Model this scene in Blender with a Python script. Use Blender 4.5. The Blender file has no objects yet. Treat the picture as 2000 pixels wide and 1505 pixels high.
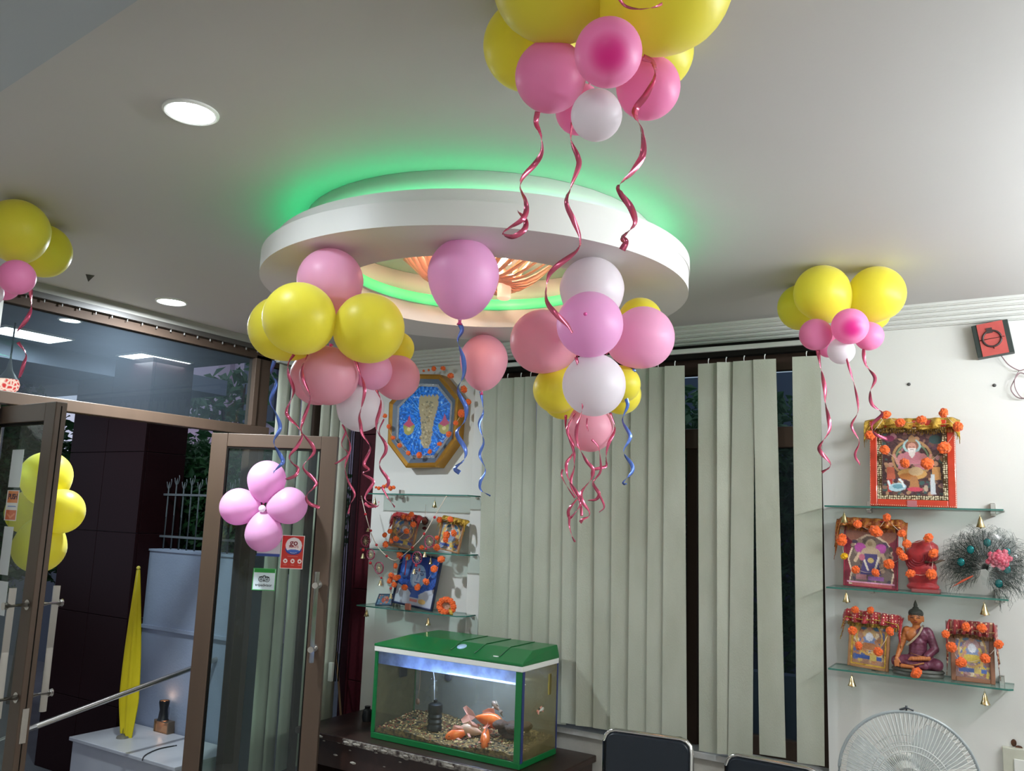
import bpy, bmesh, math, random
from mathutils import Vector, Matrix, Quaternion
import numpy as np
R_ = math.radians
random.seed(7)
C = bpy.context.scene.collection
SC = bpy.context.scene

# ---------------------------------------------------------------- camera (solved from vanishing points)
F = 1640.0; EYE = 1.6; HC = 2.75          # everything is laid out with the floor at -0.35, lifted at the end
yaw, pitch, roll = R_(32.1), R_(8.9), R_(2.03)
FW = Vector((-math.sin(yaw)*math.cos(pitch), math.cos(yaw)*math.cos(pitch), math.sin(pitch)))
r0 = Vector((math.cos(yaw), math.sin(yaw), 0)); u0 = r0.cross(FW)
RT = r0*math.cos(roll) + u0*math.sin(roll); UP = u0*math.cos(roll) - r0*math.sin(roll)
CP = Vector((0, 0, EYE))
cam = bpy.data.cameras.new('camera'); cam.sensor_width = 36; cam.lens = F*36/2000
cam.clip_start = 0.02
co = bpy.data.objects.new('camera', cam); C.objects.link(co)
m = Matrix((RT, UP, -FW)).transposed().to_4x4(); m.translation = CP; co.matrix_world = m
SC.camera = co
SC.view_settings.view_transform = 'Standard'; SC.view_settings.look = 'None'
SC.view_settings.gamma = 1; SC.view_settings.use_curve_mapping = False
SC.view_settings.exposure = 0.12

def srgb(h):
    if isinstance(h, str):
        h = h.lstrip('#'); h = [int(h[i:i+2], 16)/255 for i in (0, 2, 4)]
    return tuple((c/12.92 if c <= .04045 else ((c+.055)/1.055)**2.4) for c in h[:3])

# world: even dusk sky
w = bpy.data.worlds.new('dusk_sky'); SC.world = w; w.use_nodes = True
bg = w.node_tree.nodes['Background']; bg.inputs[0].default_value = (.62, .66, .85, 1); bg.inputs[1].default_value = 0.75

def light(name, kind, loc, power, color=(1,1,1), size=.3, size_y=None, rot=(0,0,0), spread=None):
    l = bpy.data.lights.new(name, kind); l.energy = power; l.color = color
    if kind == 'AREA':
        l.size = size
        if size_y: l.shape = 'RECTANGLE'; l.size_y = size_y
        if spread: l.spread = spread
    else: l.shadow_soft_size = size
    o = bpy.data.objects.new(name, l); o.location = loc; o.rotation_euler = rot; C.objects.link(o); return o
COOL = (.84, .93, 1.0)
# light given by the lamps built below (downlights, added fill panels behind the camera, tube on the right wall)
light('fill_light', 'AREA', (-2.6, -1.2, 2.70), 8, COOL, .6, .6)
light('fill_light', 'AREA', (0.2, -1.4, 2.70), 58, COOL, .6, .6)
light('tube_light', 'AREA', (1.18, 3.2, 2.36), 34, (.88, .95, 1), .08, 1.2, (0, R_(90), 0))
light('tube_light', 'AREA', (1.16, 4.1, 2.30), 22, (.88, .95, 1), .08, .9, (0, R_(140), 0))  # upward beam added to brighten the ceiling near the back wall
light('tube_light', 'AREA', (1.16, 2.4, 2.42), 30, (.88, .95, 1), .08, 1.2, (0, R_(135), 0))
light('downlight_beam', 'AREA', (-2.065, 1.455, 2.725), 5, COOL, .12)
light('downlight_beam', 'AREA', (-4.12, 2.91, 2.725), 62, COOL, .12)
light('porch_panel_light', 'AREA', (-5.9, 4.07, 2.70), 7, COOL, .3, .4)
light('porch_panel_light', 'AREA', (-5.95, 3.1, 2.70), 7, COOL, .3, .4)

# ---------------------------------------------------------------- helpers
def ray(x, y): return FW*F + RT*(x-1000) - UP*(y-752.5)
def PL(x, y, ax, v):
    d = ray(x, y); return CP + d*((v-CP[ax])/d[ax])
def AT(x, y, dep): return CP + ray(x, y)*(dep/F)
def VW(p): return (Vector(p)-CP).normalized()

MATS = {}
def nt(name):
    m = bpy.data.materials.new(name); m.use_nodes = True; m.node_tree.nodes.clear(); return m, m.node_tree
def mat(name, col, rough=.5, metal=0, noise=0, nscale=20, col2=None, bump=0, bscale=60, emit=0, emcol=None, spec=.5, coat=0, trans=0, stretch=None, sheen=0):
    if name in MATS: return MATS[name]
    m, t = nt(name); N = t.nodes; L = t.links
    out = N.new('ShaderNodeOutputMaterial'); p = N.new('ShaderNodeBsdfPrincipled')
    c = srgb(col); p.inputs['Base Color'].default_value = (*c, 1)
    p.inputs['Roughness'].default_value = rough; p.inputs['Metallic'].default_value = metal
    p.inputs['Specular IOR Level'].default_value = spec; p.inputs['Coat Weight'].default_value = coat
    p.inputs['Sheen Weight'].default_value = sheen
    if noise or bump:
        tc = N.new('ShaderNodeTexCoord'); mp = N.new('ShaderNodeMapping'); L.new(tc.outputs['Object'], mp.inputs[0])
        if stretch: mp.inputs['Scale'].default_value = stretch
    if noise:
        n = N.new('ShaderNodeTexNoise'); n.inputs['Scale'].default_value = nscale; n.inputs['Detail'].default_value = 5
        L.new(mp.outputs[0], n.inputs['Vector'])
        mr = N.new('ShaderNodeMapRange'); mr.inputs[1].default_value = .35; mr.inputs[2].default_value = .65; mr.inputs[4].default_value = noise
        L.new(n.outputs[0], mr.inputs[0])
        mx = N.new('ShaderNodeMix'); mx.data_type = 'RGBA'
        mx.inputs[6].default_value = (*c, 1); mx.inputs[7].default_value = (*srgb(col2), 1) if col2 else (*[v*.5 for v in c], 1)
        L.new(mr.outputs[0], mx.inputs[0]); L.new(mx.outputs[2], p.inputs['Base Color'])
    if bump:
        n2 = N.new('ShaderNodeTexNoise'); n2.inputs['Scale'].default_value = bscale; n2.inputs['Detail'].default_value = 4
        L.new(mp.outputs[0], n2.inputs['Vector'])
        b = N.new('ShaderNodeBump'); b.inputs['Strength'].default_value = bump; b.inputs['Distance'].default_value = .01
        L.new(n2.outputs[0], b.inputs['Height']); L.new(b.outputs[0], p.inputs['Normal'])
    if emit:
        p.inputs['Emission Color'].default_value = (*(srgb(emcol) if emcol else c), 1); p.inputs['Emission Strength'].default_value = emit
    sh = p.outputs[0]
    if trans:
        tr = N.new('ShaderNodeBsdfTranslucent'); tr.inputs[0].default_value = (*c, 1)
        ms = N.new('ShaderNodeMixShader'); ms.inputs[0].default_value = trans
        L.new(p.outputs[0], ms.inputs[1]); L.new(tr.outputs[0], ms.inputs[2]); sh = ms.outputs[0]
    L.new(sh, out.inputs[0]); MATS[name] = m; return m
def glass(name, tint=(.9, .95, .93), rough=.02, haze=0, hazecol=(.5, .5, .5), ior=1.45, hnoise=0, hscale=8, fog=0):
    if name in MATS: return MATS[name]
    m, t = nt(name); N = t.nodes; L = t.links
    out = N.new('ShaderNodeOutputMaterial'); tr = N.new('ShaderNodeBsdfTransparent'); tr.inputs[0].default_value = (*tint, 1)
    gl = N.new('ShaderNodeBsdfGlossy'); gl.inputs['Roughness'].default_value = rough
    fr = N.new('ShaderNodeFresnel'); fr.inputs[0].default_value = ior
    ge = N.new('ShaderNodeNewGeometry'); sb_ = N.new('ShaderNodeMath'); sb_.operation = 'SUBTRACT'; sb_.inputs[0].default_value = 1; L.new(ge.outputs['Backfacing'], sb_.inputs[1])
    mu = N.new('ShaderNodeMath'); mu.operation = 'MULTIPLY'; L.new(sb_.outputs[0], mu.inputs[0]); L.new(fr.outputs[0], mu.inputs[1])   # reflect only on the outer face of a pane
    ms = N.new('ShaderNodeMixShader'); L.new(mu.outputs[0], ms.inputs[0]); L.new(tr.outputs[0], ms.inputs[1]); L.new(gl.outputs[0], ms.inputs[2])
    sh = ms.outputs[0]
    if haze:
        df = N.new('ShaderNodeBsdfTranslucent' if fog else 'ShaderNodeBsdfDiffuse'); df.inputs[0].default_value = (*hazecol, 1)
        m2 = N.new('ShaderNodeMixShader'); m2.inputs[0].default_value = haze
        if hnoise:
            tc = N.new('ShaderNodeTexCoord'); n = N.new('ShaderNodeTexNoise'); n.inputs['Scale'].default_value = hscale; n.inputs['Detail'].default_value = 6
            L.new(tc.outputs['Object'], n.inputs['Vector'])
            mr = N.new('ShaderNodeMapRange'); mr.inputs[1].default_value = .3; mr.inputs[2].default_value = .7
            mr.inputs[3].default_value = max(0, haze-hnoise); mr.inputs[4].default_value = haze+hnoise
            L.new(n.outputs[0], mr.inputs[0]); L.new(mr.outputs[0], m2.inputs[0])
        L.new(sh, m2.inputs[1]); L.new(df.outputs[0], m2.inputs[2]); sh = m2.outputs[0]
    L.new(sh, out.inputs[0]); MATS[name] = m; return m
def vcmat(name='printed_picture', rough=.35, coat=.3):
    if name in MATS: return MATS[name]
    m, t = nt(name); N = t.nodes; L = t.links
    out = N.new('ShaderNodeOutputMaterial'); p = N.new('ShaderNodeBsdfPrincipled'); a = N.new('ShaderNodeVertexColor'); a.layer_name = 'Col'
    p.inputs['Roughness'].default_value = rough; p.inputs['Coat Weight'].default_value = coat
    L.new(a.outputs[0], p.inputs['Base Color']); L.new(p.outputs[0], out.inputs[0]); MATS[name] = m; return m

def setp(o, label=None, cat=None, group=None, kind=None):
    if label: o['label'] = label
    if cat: o['category'] = cat
    if group: o['group'] = group
    if kind: o['kind'] = kind
    return o
def empty(name, loc, label=None, cat=None, group=None, kind=None):
    o = bpy.data.objects.new(name, None); o.empty_display_size = .05; C.objects.link(o); o.location = Vector(loc)
    return setp(o, label, cat, group, kind)
def wloc(o):
    v = Vector(o.location)
    while o.parent: o = o.parent; v += Vector(o.location)
    return v
def obj(name, bm, mt, parent=None, smooth=False, label=None, cat=None, group=None, kind=None, origin=None):
    me = bpy.data.meshes.new(name)
    if origin is not None and not parent: bmesh.ops.translate(bm, verts=bm.verts, vec=-Vector(origin))
    if parent is not None:
        bmesh.ops.translate(bm, verts=bm.verts, vec=-wloc(parent))
    bm.to_mesh(me); bm.free()
    o = bpy.data.objects.new(name, me); C.objects.link(o)
    if origin is not None and not parent: o.location = Vector(origin)
    for x in (mt if isinstance(mt, (list, tuple)) else [mt]): me.materials.append(x)
    if smooth:
        me.polygons.foreach_set('use_smooth', [True]*len(me.polygons))
        if smooth != 2:
            try: me.set_sharp_from_angle(angle=R_(40))
            except Exception: pass
    if parent is not None: o.parent = parent
    return setp(o, label, cat, group, kind)
def NB(): return bmesh.new()
def box(bm, x0, x1, y0, y1, z0, z1, mi=0):
    v = [bm.verts.new((x, y, z)) for x in (x0, x1) for y in (y0, y1) for z in (z0, z1)]
    for f in ((0,1,3,2), (4,6,7,5), (0,4,5,1), (2,3,7,6), (0,2,6,4), (1,5,7,3)):
        q = bm.faces.new([v[i] for i in f]); q.material_index = mi
    return v
def obox(bm, c, ax, ay, az, hx, hy, hz, mi=0):
    c, ax, ay, az = map(Vector, (c, ax, ay, az))
    v = [bm.verts.new(c+ax*hx*i+ay*hy*j+az*hz*k) for i in (-1, 1) for j in (-1, 1) for k in (-1, 1)]
    for f in ((0,1,3,2), (4,6,7,5), (0,4,5,1), (2,3,7,6), (0,2,6,4), (1,5,7,3)):
        q = bm.faces.new([v[i] for i in f]); q.material_index = mi
def bev(bm, w=.004, seg=2, edges=None):
    bmesh.ops.bevel(bm, geom=edges or bm.edges[:], offset=w, segments=seg, affect='EDGES', profile=.5)
def bx(name, x0, x1, y0, y1, z0, z1, mt, parent=None, b=0, **k):
    bm = NB(); box(bm, x0, x1, y0, y1, z0, z1)
    bmesh.ops.recalc_face_normals(bm, faces=bm.faces)
    if b: bev(bm, b)
    return obj(name, bm, mt, parent, **k)
def frame_of(d):
    d = Vector(d).normalized(); a = Vector((0, 0, 1)) if abs(d.z) < .95 else Vector((1, 0, 0))
    x = d.cross(a).normalized(); return x, x.cross(d).normalized(), d
def tube(bm, pts, r, seg=8, closed=False, mi=0, caps=True):
    pts = [Vector(p) for p in pts]; n = len(pts); rings = []
    rr = r if isinstance(r, (list, tuple)) else [r]*n
    x = None
    for i, p in enumerate(pts):
        if closed: d = pts[(i+1) % n]-pts[i-1]
        else: d = pts[min(i+1, n-1)]-pts[max(i-1, 0)]
        if d.length < 1e-9: d = Vector((0, 0, 1))
        d.normalize()
        if x is None: x, y, _ = frame_of(d)
        else:
            x = (x - d*x.dot(d)); x = x.normalized() if x.length > 1e-6 else frame_of(d)[0]
            y = d.cross(x)
        rings.append([bm.verts.new(p + (x*math.cos(2*math.pi*k/seg)+y*math.sin(2*math.pi*k/seg))*rr[i]) for k in range(seg)])
    for i in range(n if closed else n-1):
        a, b = rings[i], rings[(i+1) % n]
        for k in range(seg):
            f = bm.faces.new((a[k], a[(k+1) % seg], b[(k+1) % seg], b[k])); f.material_index = mi; f.smooth = True
    if caps and not closed:
        for q in (rings[0][::-1], rings[-1]):
            try: bm.faces.new(q).material_index = mi
            except ValueError: pass
def lathe(bm, prof, c=(0,0,0), axis=(0,0,1), seg=24, mi=0, a0=0, a1=2*math.pi, sx=1, sy=1, smooth=True):
    c = Vector(c); x, y, d = frame_of(axis)
    if abs(Vector(axis).normalized().z) > .999: x, y, d = Vector((1, 0, 0)), Vector((0, 1, 0)), Vector((0, 0, 1 if Vector(axis).z > 0 else -1))
    full = abs(a1-a0-2*math.pi) < 1e-6; ns = seg if full else seg+1
    rings = []
    for r, z in prof:
        if r < 1e-6: rings.append([bm.verts.new(c+d*z)])
        else: rings.append([bm.verts.new(c+d*z+x*(r*sx*math.cos(a0+(a1-a0)*k/seg))+y*(r*sy*math.sin(a0+(a1-a0)*k/seg))) for k in range(ns)])
    for a, b in zip(rings, rings[1:]):
        for k in range(seg):
            k2 = (k+1) % ns
            q = []
            for v in (a[k % len(a)], a[k2 % len(a)], b[k2 % len(b)], b[k % len(b)]):
                if v not in q: q.append(v)
            if len(q) > 2:
                try:
                    f = bm.faces.new(q); f.material_index = mi; f.smooth = smooth
                except ValueError: pass
def ball(bm, c, r, sub=2, sc=(1,1,1), rot=None, mi=0):
    M = Matrix.Translation(Vector(c)) @ (rot.to_4x4() if rot else Matrix.Identity(4)) @ Matrix.Diagonal((*[s*r for s in sc], 1))
    g = bmesh.ops.create_icosphere(bm, subdivisions=sub, radius=1, matrix=M)
    fs = set()
    for v in g['verts']:
        for f in v.link_faces: fs.add(f)
    for f in fs: f.smooth = True; f.material_index = mi
def uvball(bm, c, r, sc=(1,1,1), rot=None, mi=0):
    ball(bm, c, r, 2, sc, rot, mi)
def prism(bm, poly, d, mi=0, miside=None):
    """extrude world polygon by vector d"""
    a = [bm.verts.new(Vector(p)) for p in poly]; b = [bm.verts.new(Vector(p)+Vector(d)) for p in poly]
    bm.faces.new(a).material_index = mi; bm.faces.new(b[::-1]).material_index = mi
    for i in range(len(a)):
        j = (i+1) % len(a); bm.faces.new((a[j], a[i], b[i], b[j])).material_index = mi if miside is None else miside
def catmull(P, n=8):
    P = [Vector(p) for p in P]; out = []
    for i in range(len(P)-1):
        a = P[i-1] if i else P[0]*2-P[1]; b = P[i]; c = P[i+1]; d = P[i+2] if i+2 < len(P) else P[-1]*2-P[-2]
        for k in range(n):
            t = k/n
            out.append(.5*((2*b)+(c-a)*t+(2*a-5*b+4*c-d)*t*t+(-a+3*b-3*c+d)*t**3))
    out.append(P[-1]); return out
def disc_pts(c, x, y, r, n=32): return [Vector(c)+Vector(x)*r*math.cos(2*math.pi*k/n)+Vector(y)*r*math.sin(2*math.pi*k/n) for k in range(n)]
def share(o, name, parent=None, loc=None):
    c = o.copy(); c.name = name; C.objects.link(c)
    if parent: c.parent = parent
    if loc is not None: c.location = loc
    return c
def copy_tree(o, parent=None):
    c = o.copy(); C.objects.link(c)
    if parent: c.parent = parent
    for ch in list(o.children): copy_tree(ch, c)
    return c

# painter for flat prints ------------------------------------------------
class Pic:
    def __init__(s, w, h, bgc):
        s.w, s.h = w, h; s.a = np.zeros((h, w, 3)); s.a[:] = srgb(bgc)
        s.Y, s.X = np.mgrid[0:h, 0:w]; s.X = s.X/(w-1); s.Y = s.Y/(h-1); s.asp = h/w
    def put(s, m, c): s.a[m] = srgb(c); return s
    def ell(s, x, y, rx, ry, c, rot=0):
        dx = s.X-x; dy = (s.Y-y)*s.asp; ry *= s.asp
        a = R_(rot); u = dx*math.cos(a)+dy*math.sin(a); v = -dx*math.sin(a)+dy*math.cos(a)
        return s.put((u/rx)**2+(v/ry)**2 < 1, c)
    def ring(s, x, y, rx, ry, t, c):
        e = ((s.X-x)/rx)**2+((s.Y-y)/ry)**2
        return s.put((e < 1) & (e > (1-t)**2), c)
    def rect(s, x0, y0, x1, y1, c): return s.put((s.X >= x0) & (s.X <= x1) & (s.Y >= y0) & (s.Y <= y1), c)
    def poly(s, P, c):
        m = np.zeros(s.X.shape, bool); n = len(P)
        for i in range(n):
            (x0, y0), (x1, y1) = P[i], P[(i+1) % n]
            k = ((y0 > s.Y) != (y1 > s.Y))
            with np.errstate(divide='ignore', invalid='ignore'):
                xx = (x1-x0)*(s.Y-y0)/(y1-y0 if y1 != y0 else 1e-9)+x0
            m ^= k & (s.X < xx)
        return s.put(m, c)
    def line(s, x0, y0, x1, y1, t, c):
        dx, dy = x1-x0, (y1-y0)*s.asp; L2 = dx*dx+dy*dy+1e-9
        u = np.clip(((s.X-x0)*dx+(s.Y-y0)*s.asp*dy)/L2, 0, 1)
        return s.put(((s.X-x0-u*dx)**2+((s.Y-y0)*s.asp-u*dy)**2) < t*t, c)
    def speck(s, amt, seed=1, cell=3):
        r = np.random.RandomState(seed); n = r.rand(s.h//cell+2, s.w//cell+2)
        n = np.kron(n, np.ones((cell, cell)))[:s.h, :s.w]
        s.a *= (1-amt+2*amt*n)[..., None]; return s
    def dots(s, n, cols, box_, r, seed=2):
        g = random.Random(seed)
        for _ in range(n):
            s.ell(box_[0]+g.random()*(box_[2]-box_[0]), box_[1]+g.random()*(box_[3]-box_[1]), r*(.5+g.random()), r*(.5+g.random())/s.asp, g.choice(cols), g.random()*180)
        return s
def picmesh(name, pic, tl, tr, bl, br, parent, mt=None, mask=None, **k):
    """grid in the plane of four world corners carrying the print as colours"""
    tl, tr, bl, br = map(Vector, (tl, tr, bl, br)); W, H = pic.w, pic.h
    off = wloc(parent) if parent else Vector()
    V = []
    for j in range(H):
        t = j/(H-1); a = tl.lerp(bl, t); b = tr.lerp(br, t)
        for i in range(W): V.append(a.lerp(b, i/(W-1))-off)
    Fc = [(j*W+i, (j+1)*W+i, (j+1)*W+i+1, j*W+i+1) for j in range(H-1) for i in range(W-1) if mask is None or mask[j, i]]
    me = bpy.data.meshes.new(name); me.from_pydata(V, [], Fc)
    ca = me.color_attributes.new('Col', 'FLOAT_COLOR', 'POINT')
    col = np.ones((H*W, 4)); col[:, :3] = np.clip(pic.a, 0, 1).reshape(-1, 3); ca.data.foreach_set('color', col.ravel())
    me.materials.append(mt or vcmat()); o = bpy.data.objects.new(name, me); C.objects.link(o)
    if parent: o.parent = parent
    return setp(o, **k)
def text(name, s, c, x, y, size, mt, parent, bold=0, nz=.0006):
    """lettering as thin mesh: x = reading direction, y = up"""
    cu = bpy.data.curves.new(name, 'FONT'); cu.body = s; cu.size = 1; cu.align_x = 'CENTER'; cu.align_y = 'CENTER'; cu.extrude = .01; cu.offset = bold; cu.resolution_u = 4
    to = bpy.data.objects.new('tmp', cu); C.objects.link(to)
    bpy.context.view_layer.update()
    me = bpy.data.meshes.new_from_object(to.evaluated_get(bpy.context.evaluated_depsgraph_get()))
    bpy.data.objects.remove(to)
    x = Vector(x).normalized(); y = Vector(y).normalized(); z = x.cross(y)
    M = Matrix((x*size, y*size, z*size)).transposed().to_4x4(); M.translation = Vector(c)+z*nz-(wloc(parent) if parent else Vector())
    me.transform(M); me.materials.clear(); me.materials.append(mt); me.name = name
    o = bpy.data.objects.new(name, me); C.objects.link(o); o.parent = parent; return o

# ---------------------------------------------------------------- materials
wallm = mat('wall_paint', '#d6d5d0', .55, noise=.12, nscale=3, col2='#c2c0b8', bump=.04, bscale=90)
ceilm = mat('ceiling_paint', '#bab7b4', .6, noise=.1, nscale=2, col2='#aeaba6', bump=.03, bscale=50)
mouldm = mat('moulding_paint', '#c9c9c4', .45)
lowwall = mat('old_plaster', '#b5b1a8', .7, noise=.4, nscale=9, col2='#8f8b84', bump=.2)
brown = mat('brown_aluminium', '#524236', .42, metal=.15, noise=.15, nscale=4, spec=.4, stretch=(3, 3, .3))
brownd = mat('dark_brown_aluminium', '#40332a', .7, spec=.15)
blackr = mat('black_rubber', '#14120f', .8, spec=.1)
floorm = mat('floor_stone', '#aaa39b', .3, noise=.4, nscale=6, col2='#958e86')
granite = mat('maroon_granite', '#200b0e', .4, spec=.12, noise=.5, nscale=60, col2='#150708')
granitei = mat('maroon_panel', '#48161e', .45, noise=.4, nscale=40, col2='#300d12', spec=.2)
slatm = mat('blind_fabric', '#b0b3a4', .85, noise=.6, nscale=5, col2='#9a9c8a', bump=.2, bscale=260, stretch=(1, 1, .35), trans=.06)
railm = mat('rail_grey', '#b9bab4', .4)
chrome = mat('chrome', '#d7d5d2', .12, metal=1)
steel = mat('brushed_steel', '#c2beb8', .28, metal=1)
paneglass = glass('window_glass', (.80, .86, .86), .01, haze=.03, hazecol=(.30, .36, .44))
doorglass = glass('door_glass', (.80, .87, .84), .01, haze=.03, hazecol=(.3, .34, .36))
shelfglass = glass('shelf_glass', (.84, .93, .90), .02, haze=.12, hazecol=(.35, .5, .46))
edgeglass = mat('glass_edge_green', '#2c6a5e', .15, coat=.5)
lampw = mat('lamp_white', '#ffffff', .4, emit=14)
leafd = mat('leaf_dark', '#2f5a36', .45, noise=.6, nscale=9, col2='#4f8048', trans=.3)
barkm = mat('bark', '#3f3024', .8, bump=.6)
plaster = mat('blue_grey_plaster', '#8793a6', .8, noise=.4, nscale=3, col2='#707c90', bump=.15)
marble = mat('white_marble', '#a9acb0', .35, noise=.35, nscale=4, col2='#8b8f96')
black = mat('black_plastic', '#0d0e10', .4)
goldm = mat('gold_foil', '#d8b04a', .38, metal=.55, noise=.5, nscale=60, col2='#7c5316', bump=.6, bscale=200)
marig = mat('marigold_orange', '#f0660c', .7, noise=.6, nscale=160, col2='#b83c04', sheen=.3)
marigy = mat('marigold_yellow', '#e8b40c', .7, noise=.6, nscale=160, col2='#b07c04')
thread = mat('white_thread', '#d8c8b8', .7)
redcl = mat('red_cloth', '#a8161e', .55, noise=.5, nscale=45, col2='#6e0a12', sheen=.4)
brass = mat('brass', '#c8b488', .25, metal=1)
greenpl = mat('green_plastic', '#0a6832', .3, coat=.3, noise=.15, nscale=5, col2='#0a6631')
whitepl = mat('white_plastic', '#dcdcd6', .4)

# ---------------------------------------------------------------- structure
X_L, X_R, Y_B, Y_F = -4.5, 1.3, 4.80, -2.6; FZ = -.35
bx('floor', X_L-.2, X_R+.2, Y_F-.1, 5.1, FZ-.1, FZ, floorm, kind='structure')
bx('ceiling', X_L-.12, X_R+.1, Y_F-.1, 5.1, HC, HC+.1, ceilm, kind='structure')
bm = NB(); p1 = PL(0, 180, 2, 2.66); p2 = PL(270, 0, 2, 2.66); d = (p2-p1).normalized()
q1 = p1-d*2.2; q2 = p2+d*1.2
prism(bm, [(q1.x, q1.y, 2.66), (q2.x, q2.y, 2.66), (q2.x, Y_F, 2.66), (q1.x, Y_F, 2.66)], (0, 0, .09))
bmesh.ops.recalc_face_normals(bm, faces=bm.faces)
obj('trim_1', bm, mat('band_paint', '#a4abb0', .6, noise=.15, nscale=3, col2='#999fa4'), kind='structure', label='lowered ceiling band at the near left corner')
# back wall : pillar, wall under window, right part, lintel
wx0, wx1 = PL(955, 900, 1, Y_B).x, PL(1606, 900, 1, Y_B).x
wz0 = .35
bm = NB(); box(bm, -4.2, wx0, Y_B, 5.02, FZ, HC); box(bm, wx1, X_R+.1, Y_B, 5.02, FZ, HC); box(bm, wx0, wx1, Y_B, 5.02, 2.60, HC)
obj('wall_back', bm, wallm, kind='structure')
bx('wall_back_sill', wx0, wx1, Y_B-.02, 5.02, FZ, wz0-.035, lowwall, kind='structure', label='stained plaster wall under the blinds')
bx('trim_2', wx0, wx1, Y_B-.05, 5.0, wz0-.035, wz0, mat('sill_white', '#c9c9c6', .5, noise=.4, nscale=12, col2='#9c9892'), b=.004, kind='structure', label='white window sill under the blinds')
bx('wall_right', X_R, X_R+.1, Y_F, 5.02, FZ, HC, wallm, kind='structure')
bx('wall_front', X_L, X_R, Y_F-.1, Y_F, FZ, HC, wallm, kind='structure')
# maroon return beside pillar
mw = bx('wall_return', -4.6, -4.12, 5.0, 5.06, FZ, HC, granitei, kind='structure', label='maroon clad strip of wall left of the shelves')
mz = [FZ, .35, 1.02, 1.69, 2.2, HC]
for a, b in zip(mz, mz[1:]):
    bx('panel', -4.5, -4.2, 4.975, 5.0, a+.003, b-.003, granitei, mw, b=.003)
bx('trim_3', wx0-.11, wx0-.005, Y_B-.045, Y_B, FZ, 2.62, wallm, b=.004, kind='structure', label='white upright trim left of the blinds')
# crown moulding stepped
def crown(name, y0, y1, x0, x1):
    bm = NB(); n = 5
    for i in range(n):
        ya = 4.63+(Y_B-4.63)*i/n
        box(bm, x0, x1, ya, Y_B, HC-.018*(i+1)+.004, HC-.018*i-.001+.001)
        box(bm, x0, x1, ya+.012, Y_B, HC-.018*(i+1)-.000, HC-.018*(i+1)+.004)
    return obj(name, bm, mouldm, kind='structure', label='ribbed white crown moulding along the back wall')
crown('trim_4', 0, 0, -4.2, X_R)
# left (door) wall: solid at the near end, head, transom, posts
bx('wall_left', X_L-.1, X_L, Y_F, 2.19, FZ, HC, wallm, kind='structure')
head = bx('trim_5', X_L-.08, X_L+.03, 2.195, 5.0, 2.70, HC, mat('head_grey', '#8f8c84', .5), kind='structure', label='grey strip above the door glazing')
tr = empty('window_1', (X_L, 3.0, 2.1), kind='structure', label='long glazed transom over the glass doors')
bx('head_rail', X_L-.06, X_L, 2.195, 5.0, 2.615, 2.70, brownd, tr)
bx('blind_track', X_L, X_L+.035, 2.2, 4.0, 2.668, 2.698, mat('track_dark', '#3b3733', .5), tr)
bm = NB()
for i in range(24): box(bm, X_L+.012, X_L+.02, 1.7+i*.098, 1.704+i*.098, 2.652, 2.668)
obj('track_hook', bm, mat('hook_grey', '#8a8884', .5), tr)
bx('transom_bar', X_L-.06, X_L+.012, 2.195, 4.02, 2.085, 2.152, brown, tr, b=.004)
bx('mullion', X_L-.06, X_L+.01, 3.86, 3.90, 2.152, 2.615, brown, tr, b=.003)
bx('glass_pane', X_L-.035, X_L-.027, 2.2, 3.86, 2.152, 2.615, paneglass, tr)
dj = empty('trim_6', (X_L, 3.9, FZ), kind='structure', label='dark brown door jamb between doorway and side window')
bx('jamb', X_L-.07, X_L, 3.87, 4.0, FZ, 2.64, brownd, dj, b=.004)
bx('jamb', X_L-.07, X_L, 2.192, 2.245, FZ, 2.084, brown, dj, b=.004)
w2 = empty('window_2', (X_L, 4.5, FZ), kind='structure', label='side window behind the white blind beside the doors')
bx('glass_pane', X_L-.04, X_L-.032, 4.0, 5.0, FZ, 2.64, paneglass, w2)
bx('window_frame', X_L-.06, X_L-.01, 4.46, 4.52, FZ, 2.64, brownd, w2)
bx('window_frame', X_L-.06, X_L-.01, 4.0, 5.0, 2.58, 2.64, brownd, w2)

# ---------------------------------------------------------------- back window frame + panes
w3 = empty('window_3', (-2, 4.95, wz0), kind='structure', label='brown framed window behind the long vertical blinds')
fy0, fy1 = 4.90, 4.96
bx('window_frame', wx0, wx1, fy0, fy1, wz0, wz0+.10, brownd, w3, b=.004)
bx('window_frame', wx0, wx1, fy0, fy1, 2.50, 2.60, brownd, w3, b=.004)
zb = PL(1350, 857, 1, fy0).z
bx('window_rail', wx0, wx1, fy0-.02, fy1, zb-.06, zb+.06, brown, w3, b=.006)
xp = PL(1352, 1100, 1, fy0).x
for xa in (wx0+.04, xp-.75, xp, wx1-.04):
    bx('window_post', xa-.032, xa+.032, fy0-.01, fy1, wz0, zb-.06, brownd, w3, b=.004)
bx('glass_pane', wx0, wx1, 4.925, 4.933, wz0+.1, 2.5, paneglass, w3)

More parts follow.
